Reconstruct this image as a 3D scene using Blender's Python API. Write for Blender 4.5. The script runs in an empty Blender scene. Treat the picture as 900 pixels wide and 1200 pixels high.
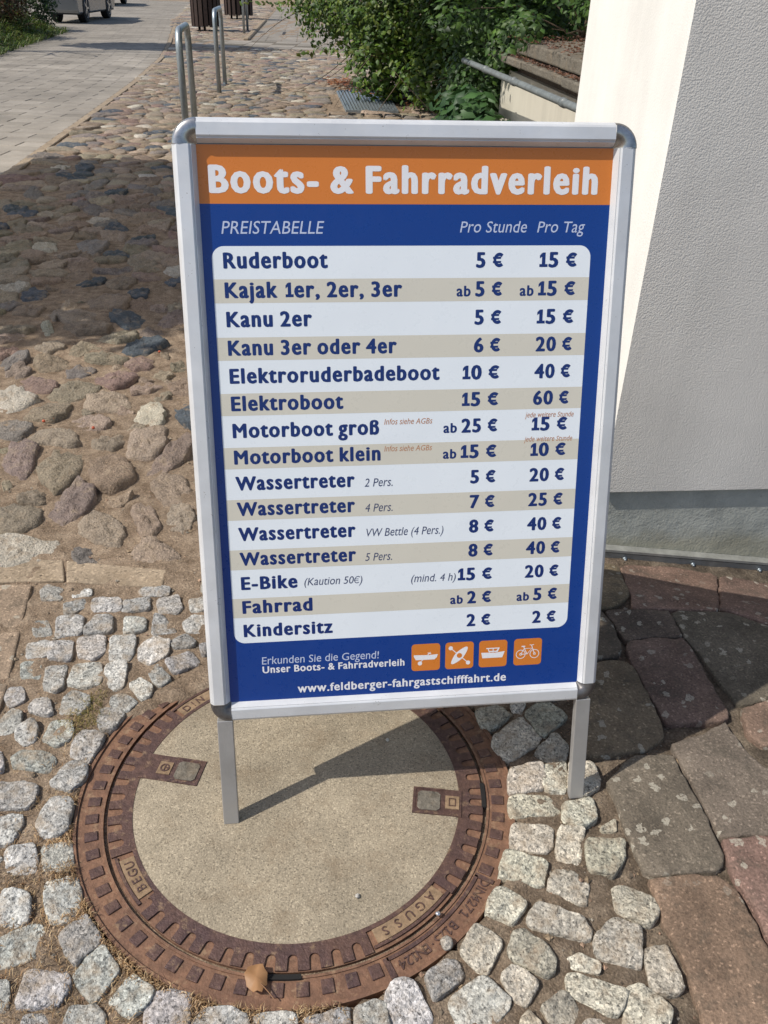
import bpy, bmesh, math, random
import numpy as np
from mathutils import Vector, Matrix, noise
C = bpy.context.scene
COL = C.collection
rnd = random.Random(7)
NR = np.random.RandomState(5)
PI = math.pi
# ---------------------------------------------------------------- camera
cam = bpy.data.cameras.new('camera'); camo = bpy.data.objects.new('camera', cam); COL.objects.link(camo)
RT = Vector((0.99950023, 0.01681718, 0.02676692)); UP = Vector((-0.03161148, 0.53173028, 0.84632359)); FW = Vector((0, 0.84674677, -0.53199616))
M = Matrix((RT, UP, -FW)).transposed().to_4x4(); M.translation = Vector((0, 0, 1.20288))
camo.matrix_world = M
cam.sensor_fit = 'HORIZONTAL'; cam.sensor_width = 36; cam.lens = 36 * 995.95 / 900
cam.clip_start = 0.02; cam.clip_end = 2000
C.camera = camo
# ---------------------------------------------------------------- sky and sun
SE, SA = math.radians(50), math.radians(17.5)
SUN = Vector((math.cos(SA) * math.cos(SE), math.sin(SA) * math.cos(SE), -math.sin(SE))).normalized()   # the way light travels
w = bpy.data.worlds.new('World'); C.world = w; w.use_nodes = True
nt = w.node_tree; bg = nt.nodes['Background']
sky = nt.nodes.new('ShaderNodeTexSky'); sky.sky_type = 'NISHITA'; sky.sun_disc = False
sky.sun_elevation = SE; sky.sun_rotation = math.atan2(-SUN.x, -SUN.y)
sky.dust_density = 1.5
nt.links.new(sky.outputs[0], bg.inputs[0]); bg.inputs[1].default_value = 0.128
sl = bpy.data.lights.new('sun', 'SUN'); sl.energy = 4.15; sl.angle = math.radians(0.53); sl.color = (1, 0.955, 0.88)
so = bpy.data.objects.new('sun', sl); COL.objects.link(so); so.rotation_euler = SUN.to_track_quat('-Z', 'Y').to_euler(); so.location = (-4, -1, 6)
C.view_settings.view_transform = 'Standard'; C.view_settings.look = 'None'; C.view_settings.exposure = 0.10; C.view_settings.gamma = 1
# ---------------------------------------------------------------- helpers
def tag(o, label=None, cat=None, group=None, kind=None):
    if label: o['label'] = label
    if cat: o['category'] = cat
    if group: o['group'] = group
    if kind: o['kind'] = kind
    return o
def empty(name, loc=(0, 0, 0), rz=0):
    o = bpy.data.objects.new(name, None); COL.objects.link(o); o.location = loc; o.rotation_euler = (0, 0, rz); o.empty_display_size = .1
    return o
def mesh(name, vs, fs, m, parent=None, smooth=False, col=None, vcol=None):
    me = bpy.data.meshes.new(name); me.from_pydata([tuple(v) for v in vs], [], [tuple(f) for f in fs]); me.update()
    if m is not None:
        for x in (m if isinstance(m, (list, tuple)) else [m]): me.materials.append(x)
    if smooth: me.polygons.foreach_set('use_smooth', [True] * len(me.polygons))
    if vcol is not None:
        a = me.color_attributes.new('tint', 'FLOAT_COLOR', 'POINT'); a.data.foreach_set('color', np.asarray(vcol, dtype=np.float32).ravel())
    o = bpy.data.objects.new(name, me); COL.objects.link(o)
    if parent is not None: o.parent = parent
    if col is not None: o.color = (*col, 1)
    return o
class MB:
    def __init__(s): s.v = []; s.f = []; s.c = []
    def add(s, vs, fs, c=None):
        n = len(s.v); s.v += [tuple(v) for v in vs]; s.f += [tuple(i + n for i in f) for f in fs]
        if c is not None: s.c += [(*c, 1)] * len(vs)
        return s
    def box(s, x0, x1, y0, y1, z0, z1, fn=None, c=None):
        vs = [(x, y, z) for z in (z0, z1) for y in (y0, y1) for x in (x0, x1)]
        if fn: vs = [fn(*v) for v in vs]
        return s.add(vs, [(0, 2, 3, 1), (4, 5, 7, 6), (0, 1, 5, 4), (2, 6, 7, 3), (0, 4, 6, 2), (1, 3, 7, 5)], c)
    def tube(s, pts, r, n=10, c=None, cap=True):
        pts = [Vector(p) for p in pts]; rr = r if isinstance(r, (list, tuple)) else [r] * len(pts)
        vs = []; fs = []; ref = None
        for i, p in enumerate(pts):
            d = (pts[min(i + 1, len(pts) - 1)] - pts[max(i - 1, 0)]).normalized()
            if ref is None: ref = d.orthogonal().normalized()
            ref = (ref - d * ref.dot(d)).normalized(); b = d.cross(ref)
            for k in range(n):
                a = 2 * PI * k / n; vs.append(p + (ref * math.cos(a) + b * math.sin(a)) * rr[i])
        for i in range(len(pts) - 1):
            for k in range(n):
                a = i * n + k; b2 = i * n + (k + 1) % n; fs.append((a, b2, b2 + n, a + n))
        if cap: fs += [tuple(range(n))[::-1], tuple(range((len(pts) - 1) * n, len(pts) * n))]
        return s.add(vs, fs, c)
    def build(s, name, m, parent=None, smooth=False, col=None):
        return mesh(name, s.v, s.f, m, parent, smooth, col, s.c if s.c else None)
def prism(poly, z0, z1, fn=None):
    n = len(poly); vs = [(x, y, z0) for x, y in poly] + [(x, y, z1) for x, y in poly]
    if fn: vs = [fn(*v) for v in vs]
    return vs, [tuple(range(n))[::-1], tuple(range(n, 2 * n))] + [(i, (i + 1) % n, n + (i + 1) % n, n + i) for i in range(n)]
def bevel(o, wd=.003, seg=2):
    m = o.modifiers.new('bevel', 'BEVEL'); m.width = wd; m.segments = seg; m.limit_method = 'ANGLE'; m.angle_limit = math.radians(35); return o
def nz(x, y, z=0, s=1.0, o=3): return noise.fractal((x * s, y * s, z * s), 1.0, 2.0, o)
# ---------------------------------------------------------------- materials
class N:
    def __init__(s, name, rough=.8, metal=0, spec=.5):
        s.m = bpy.data.materials.new(name); s.m.use_nodes = True; s.t = s.m.node_tree; s.b = s.t.nodes['Principled BSDF']
        s.b.inputs['Roughness'].default_value = rough; s.b.inputs['Metallic'].default_value = metal; s.b.inputs['Specular IOR Level'].default_value = spec
        s.pos = s.n('ShaderNodeNewGeometry').outputs['Position']
    def n(s, t, **k):
        o = s.t.nodes.new(t)
        for a, b in k.items(): setattr(o, a, b)
        return o
    def l(s, a, b): s.t.links.new(a, b)
    def noise(s, scale, detail=4, rough=.55, vec=None, dist=0):
        o = s.n('ShaderNodeTexNoise'); o.inputs['Scale'].default_value = scale; o.inputs['Detail'].default_value = detail; o.inputs['Roughness'].default_value = rough
        o.inputs['Distortion'].default_value = dist; s.l(vec or s.pos, o.inputs['Vector']); return o.outputs[0]
    def vor(s, scale, out='Color', vec=None, feat='F1'):
        o = s.n('ShaderNodeTexVoronoi', feature=feat); o.inputs['Scale'].default_value = scale; s.l(vec or s.pos, o.inputs['Vector']); return o.outputs[out]
    def ramp(s, fac, stops, interp='LINEAR'):
        o = s.n('ShaderNodeValToRGB'); o.color_ramp.interpolation = interp; e = o.color_ramp.elements
        while len(e) < len(stops): e.new(.5)
        for i, (p, c) in enumerate(stops):
            e[i].position = p; e[i].color = (c, c, c, 1) if not hasattr(c, '__len__') else (*c, 1)
        s.l(fac, o.inputs[0]); return o.outputs[0]
    def mix(s, a, b, fac=1.0, mode='MIX'):
        o = s.n('ShaderNodeMix', data_type='RGBA', blend_type=mode)
        for v, i in ((fac, 0), (a, 6), (b, 7)):
            if isinstance(v, (int, float)): o.inputs[i].default_value = v if i == 0 else (v, v, v, 1)
            elif isinstance(v, tuple): o.inputs[i].default_value = (*v, 1)
            else: s.l(v, o.inputs[i])
        return o.outputs[2]
    def math(s, op, a, b=0.0):
        o = s.n('ShaderNodeMath', operation=op)
        for i, v in enumerate((a, b)):
            if isinstance(v, (int, float)): o.inputs[i].default_value = v
            else: s.l(v, o.inputs[i])
        return o.outputs[0]
    def sep(s, c):
        o = s.n('ShaderNodeSeparateColor'); s.l(c, o.inputs[0]); return o.outputs
    def tint(s): o = s.n('ShaderNodeAttribute', attribute_name='tint'); return o.outputs['Color']
    def ocol(s): return s.n('ShaderNodeObjectInfo').outputs['Color']
    def orand(s): return s.n('ShaderNodeObjectInfo').outputs['Random']
    def col(s, c):
        if isinstance(c, tuple): s.b.inputs['Base Color'].default_value = (*c, 1)
        else: s.l(c, s.b.inputs['Base Color'])
        return s
    def bump(s, h, strength=.5, dist=.01):
        o = s.n('ShaderNodeBump'); o.inputs['Strength'].default_value = strength; o.inputs['Distance'].default_value = dist
        s.l(h, o.inputs['Height']); s.l(o.outputs[0], s.b.inputs['Normal']); return s
    def rough(s, r): s.l(r, s.b.inputs['Roughness']); return s
def m_sand():
    n = N('sand_and_grit', .95, spec=.2)
    big = n.noise(2.2, 5, .6); mid = n.noise(22, 5, .6); fine = n.noise(240, 4, .7); gr = n.vor(330)
    base = n.ramp(mid, [(.3, (.185, .13, .085)), (.5, (.305, .225, .155)), (.72, (.43, .33, .235))])
    dirt = n.ramp(mid, [(.3, (.075, .058, .042)), (.55, (.165, .130, .095)), (.75, (.29, .235, .17))])
    sp = n.n('ShaderNodeSeparateXYZ'); n.l(n.pos, sp.inputs[0])
    # mortar and humus between the granite setts on the building side, dry sand on the road side
    mr = n.n('ShaderNodeMapRange'); n.l(n.math('ADD', n.math('ADD', sp.outputs[0], n.math('MULTIPLY', sp.outputs[1], -.2)), n.math('MULTIPLY', big, .55)), mr.inputs[0])
    mr.inputs[1].default_value = .0; mr.inputs[2].default_value = .75
    c = n.mix(base, dirt, mr.outputs[0])
    grains = n.ramp(n.sep(gr)[0], [(0, .55), (.25, .8), (.7, 1.1), (.95, 1.55)], 'CONSTANT')
    c = n.mix(c, grains, .55, 'MULTIPLY')
    c = n.mix(c, n.ramp(fine, [(.3, .7), (.7, 1.3)]), .8, 'MULTIPLY')
    c = n.mix(c, n.ramp(big, [(.3, .78), (.7, 1.12)]), .8, 'MULTIPLY')
    n.col(c); h = n.math('ADD', n.math('MULTIPLY', mid, 1.2), n.math('ADD', n.math('MULTIPLY', fine, .45), n.math('MULTIPLY', n.sep(gr)[1], .12)))
    n.bump(h, 1.0, .012); return n.m
def m_granite():
    n = N('granite', .75)
    v = n.sep(n.vor(230)); v2 = n.sep(n.vor(420)); f = n.noise(120, 4, .7); b = n.noise(18, 3)
    c = n.ramp(v[0], [(0, .06), (.12, .22), (.30, .42), (.6, .56), (.84, .78)], 'CONSTANT')
    c = n.mix(c, n.ramp(v2[1], [(0, .12), (.14, .42), (.5, .52), (.85, .7)], 'CONSTANT'), .5)
    c = n.mix(c, n.tint(), 1.0, 'MULTIPLY'); c = n.mix(c, n.ramp(b, [(.3, .72), (.7, 1.2)]), .95, 'MULTIPLY')
    c = n.mix(c, (.34, .26, .175), n.ramp(n.noise(35, 4, .6), [(.47, 0.0), (.75, .85)]))
    n.col(c); n.bump(n.math('ADD', n.math('ADD', n.math('MULTIPLY', f, .8), n.math('MULTIPLY', n.noise(45, 3), 1.2)), n.math('MULTIPLY', v[1], .3)), 1.0, .007); return n.m
def m_field():
    n = N('fieldstone', .82)
    f = n.noise(160, 5, .7); b = n.noise(14, 4); v = n.sep(n.vor(260))
    c = n.mix(n.tint(), n.ramp(f, [(.3, .6), (.5, 1.0), (.72, 1.45)]), .8, 'MULTIPLY')
    c = n.mix(c, n.ramp(v[0], [(0, .6), (.12, .9), (.8, 1.1), (.92, 1.5)], 'CONSTANT'), .5, 'MULTIPLY')
    c = n.mix(c, n.ramp(b, [(.3, .75), (.7, 1.2)]), .8, 'MULTIPLY')
    c = n.mix(c, (.33, .25, .17), n.ramp(n.noise(28, 4, .65), [(.52, 0.0), (.72, .8)]))   # sand lying on the stones
    c = n.mix(c, (.05, .04, .03), n.ramp(n.noise(70, 5, .75), [(.60, 0.0), (.72, .6)]))
    n.col(c); n.bump(n.math('ADD', f, n.math('MULTIPLY', n.noise(40, 4), 1.6)), 1.0, .009); return n.m
def m_flag():
    n = N('sandstone_flag', .9, spec=.3)
    f = n.noise(210, 4, .75); b = n.noise(9, 5, .6); v = n.sep(n.vor(300))
    c = n.mix(n.tint(), n.ramp(f, [(.3, .55), (.5, 1.0), (.72, 1.5)]), .85, 'MULTIPLY')
    c = n.mix(c, n.ramp(v[0], [(0, .6), (.15, .95), (.86, 1.05), (.93, 2.1)], 'CONSTANT'), .5, 'MULTIPLY')
    c = n.mix(c, n.ramp(b, [(.3, .6), (.7, 1.3)]), .95, 'MULTIPLY'); c = n.mix(c, (.07, .06, .045), n.ramp(n.noise(26, 5, .7), [(.52, 0.0), (.72, .75)]))
    dv = n.n('ShaderNodeVectorMath', operation='ADD'); n.l(n.pos, dv.inputs[0])
    ns = n.n('ShaderNodeTexNoise'); ns.inputs['Scale'].default_value = 70; n.l(n.pos, ns.inputs['Vector'])
    sc = n.n('ShaderNodeVectorMath', operation='SCALE'); n.l(ns.outputs[1], sc.inputs[0]); sc.inputs['Scale'].default_value = .026; n.l(sc.outputs[0], dv.inputs[1])
    vo = n.n('ShaderNodeTexVoronoi'); vo.inputs['Scale'].default_value = 46; n.l(dv.outputs[0], vo.inputs['Vector'])
    pick = n.ramp(n.sep(vo.outputs['Color'])[0], [(0, 1.0), (.26, 0.0)], 'CONSTANT'); rad = n.math('MULTIPLY', n.math('LESS_THAN', vo.outputs['Distance'], .36), n.ramp(n.noise(260, 3, .7), [(.36, 0.25), (.52, 1.0)]))
    clus = n.ramp(n.noise(5, 3), [(.40, 0.0), (.52, 1.0)])
    lich = n.math('MULTIPLY', n.math('MULTIPLY', pick, rad), clus)
    c = n.mix(c, (.42, .385, .31), n.math('MULTIPLY', lich, .7))
    n.col(c); n.bump(n.math('ADD', n.math('MULTIPLY', n.noise(60, 5, .7), 1.0), n.math('MULTIPLY', f, .5)), .7, .006); return n.m
def m_paver():
    n = N('paving_block', .9, spec=.3)
    r = n.ramp(n.orand(), [(0, (.255, .225, .185)), (.5, (.30, .265, .22)), (1, (.345, .305, .255))])
    c = n.mix(r, n.ramp(n.noise(90, 4, .7), [(.3, .75), (.7, 1.2)]), .8, 'MULTIPLY'); c = n.mix(c, n.ramp(n.noise(.9, 4), [(.3, .70), (.7, 1.15)]), .9, 'MULTIPLY'); c = n.mix(c, n.ramp(n.noise(3.5, 5, .7), [(.35, .8), (.65, 1.1)]), .8, 'MULTIPLY')
    n.col(c); n.bump(n.noise(120, 3), .4, .003); return n.m
def m_concrete(name, c0, sc=260, st=.35):
    n = N(name, .93, spec=.25)
    v = n.sep(n.vor(sc)); f = n.noise(sc * .8, 3, .7)
    c = n.mix(c0, n.ramp(v[0], [(0, .4), (.09, .78), (.3, .94), (.65, 1.08), (.9, 1.5)], 'CONSTANT'), .6, 'MULTIPLY')
    c = n.mix(c, n.ramp(f, [(.3, .75), (.7, 1.25)]), .8, 'MULTIPLY'); c = n.mix(c, n.ramp(n.noise(7, 5, .65), [(.3, .72), (.7, 1.18)]), .9, 'MULTIPLY'); c = n.mix(c, (.20, .145, .09), n.ramp(n.noise(11, 7, .8), [(.50, 0.0), (.70, .6)]))
    pits = n.math('LESS_THAN', n.vor(48, 'Distance'), .045)
    c = n.mix(c, (.06, .05, .035), n.math('MULTIPLY', pits, .7))
    n.col(c); n.bump(n.math('ADD', f, n.math('MULTIPLY', v[1], .35)), st, .004); return n.m
def m_iron(name, c0, c1, rough=.55, metal=.35):
    n = N(name, rough, metal, .5)
    f = n.noise(90, 5, .7); b = n.noise(13, 5, .65)
    c = n.mix(c0, c1, n.ramp(b, [(.35, 0.0), (.65, 1.0)])); c = n.mix(c, n.ramp(f, [(.3, .6), (.7, 1.45)]), .8, 'MULTIPLY')
    c = n.mix(c, (.33, .22, .13), n.ramp(n.noise(55, 4, .7), [(.56, 0.0), (.72, .75)]))
    n.col(c); n.bump(n.math('ADD', f, n.math('MULTIPLY', n.noise(300, 3), .5)), .55, .003); return n.m
def m_plain(name, c, rough=.5, metal=0, spec=.5, var=.12, sc=30, bump=0):
    n = N(name, rough, metal, spec); n.col(n.mix(c, n.ramp(n.noise(sc, 4, .6), [(.3, 1 - var), (.7, 1 + var)]), 1.0, 'MULTIPLY'))
    if bump: n.bump(n.noise(sc * 6, 3), bump, .003)
    return n.m
def m_alu(name, c, rough=.38, metal=.45):
    n = N(name, rough, metal, .5)
    c2 = n.mix(c, n.ramp(n.noise(14, 4, .6), [(.3, .9), (.7, 1.06)]), 1.0, 'MULTIPLY')
    scr = n.math('GREATER_THAN', n.noise(160, 2, .4, dist=1.5), .735)
    c2 = n.mix(c2, (.30, .28, .26), n.math('MULTIPLY', scr, .6)); n.col(c2); n.rough(n.ramp(n.noise(40, 4), [(.3, rough - .06), (.7, rough + .12)])); return n.m
def m_render(name, c, lump=1.0):
    n = N(name, .95, spec=.15)
    f = n.noise(330, 3, .6); g = n.noise(190, 3, .6); b = n.noise(1.3, 4, .6)
    cc = n.mix(c, n.ramp(b, [(.3, .93), (.7, 1.04)]), 1.0, 'MULTIPLY'); cc = n.mix(cc, n.ramp(n.noise(3.3, 5, .7), [(.35, .95), (.65, 1.03)]), 1.0, 'MULTIPLY')
    sp = n.n('ShaderNodeSeparateXYZ'); n.l(n.pos, sp.inputs[0]); mp = n.n('ShaderNodeMapping'); mp.inputs['Scale'].default_value = (9, 9, .8); n.l(n.pos, mp.inputs[0]); st_ = n.noise(1, 5, .6, mp.outputs[0])
    cc = n.mix(cc, n.ramp(st_, [(.35, .93), (.6, 1.02)]), 1.0, 'MULTIPLY'); cc = n.mix(cc, (.35, .31, .25), n.ramp(n.noise(120, 4, .75), [(.69, 0.0), (.74, .5)]))
    n.col(cc); sv = n.n('ShaderNodeTexVoronoi', feature='SMOOTH_F1'); sv.inputs['Scale'].default_value = 290; sv.inputs['Smoothness'].default_value = .6; n.l(n.pos, sv.inputs['Vector'])
    n.bump(n.math('ADD', n.math('MULTIPLY', sv.outputs['Distance'], -.9), n.math('ADD', n.math('MULTIPLY', g, .7), n.math('MULTIPLY', f, .5))), .25 * lump, .003); return n.m
def m_print(name, c, rough=.32):
    n = N(name, rough, 0, .5); n.col(c); n.b.inputs['Coat Weight'].default_value = .07; n.b.inputs['Coat Roughness'].default_value = .22
    n.b.inputs['Coat IOR'].default_value = 1.4
    n.bump(n.noise(7, 2), .12, .012); n.rough(n.ramp(n.noise(60, 5, .75), [(.35, .24), (.7, .42)])); return n.m
def m_leaf(name='leaf'):
    n = N(name, .5, 0, .35); c = n.mix(n.tint(), n.ramp(n.noise(9, 2), [(.3, .75), (.7, 1.25)]), 1.0, 'MULTIPLY'); n.col(c)
    tr = n.n('ShaderNodeBsdfTranslucent'); n.l(c, tr.inputs[0]); mx = n.n('ShaderNodeMixShader'); mx.inputs[0].default_value = .3
    n.l(n.b.outputs[0], mx.inputs[1]); n.l(tr.outputs[0], mx.inputs[2]); n.l(mx.outputs[0], n.t.nodes['Material Output'].inputs[0]); return n.m
SAND = m_sand(); GRAN = m_granite(); FIELD = m_field(); FLAG = m_flag(); PAV = m_paver()
COVC = m_concrete('cover_concrete', (.335, .280, .20), 430, .5); KERB = m_concrete('kerb_concrete', (.32, .25, .175), 200)
SLABM = m_concrete('weathered_slab', (.165, .145, .115), 150, .9)
RUST = m_iron('rusty_iron', (.150, .078, .048), (.205, .108, .062), .72, .15); IRON = m_iron('worn_iron', (.085, .050, .046), (.125, .070, .052), .5, .4)
ALU = m_alu('anodised_aluminium', (.69, .695, .70), .4, .3); ALU2 = m_alu('dull_aluminium', (.40, .385, .365), .45, .5)
CHR = m_plain('chromed_plastic', (.42, .41, .40), .22, .85, var=.35, sc=60); GALV = m_plain('galvanised_steel', (.34, .38, .40), .42, .7, var=.15, sc=40)
DARK = m_plain('dark_gap', (.008, .007, .006), .9); GREY = m_plain('grey_pvc', (.15, .165, .165), .5, var=.25)
CREAM = m_render('cream_render', (.77, .75, .70), .5); GREYR = m_render('rough_beige_render', (.83, .78, .70))
def m_plinth():
    n = N('painted_plinth', .9, spec=.2); c = n.mix((.47, .475, .42), n.ramp(n.noise(9, 6, .7), [(.3, .72), (.7, 1.12)]), .9, 'MULTIPLY')
    sp = n.n('ShaderNodeSeparateXYZ'); n.l(n.pos, sp.inputs[0]); low = n.n('ShaderNodeMapRange'); n.l(n.math('ADD', sp.outputs[2], n.math('MULTIPLY', n.noise(14, 5, .7), .09)), low.inputs[0]); low.inputs[1].default_value = .085; low.inputs[2].default_value = .045; low.inputs[3].default_value = 0; low.inputs[4].default_value = .42
    c = n.mix(c, (.30, .25, .13), low.outputs[0]); c = n.mix(c, (.10, .09, .07), n.ramp(n.noise(60, 5, .75), [(.62, 0.0), (.72, .7)]))
    n.col(c); n.bump(n.math('ADD', n.noise(25, 4), n.math('MULTIPLY', n.noise(150, 3), .5)), .5, .005); return n.m
PLN = m_plinth()
BARK = m_plain('bark', (.12, .085, .055), .9, var=.4, sc=50, bump=.6); WOOD = m_plain('dark_stained_wood', (.035, .018, .012), .7, var=.4, sc=25, bump=.4)
LEAF = m_leaf(); DRY = m_leaf('dry_straw')
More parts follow.
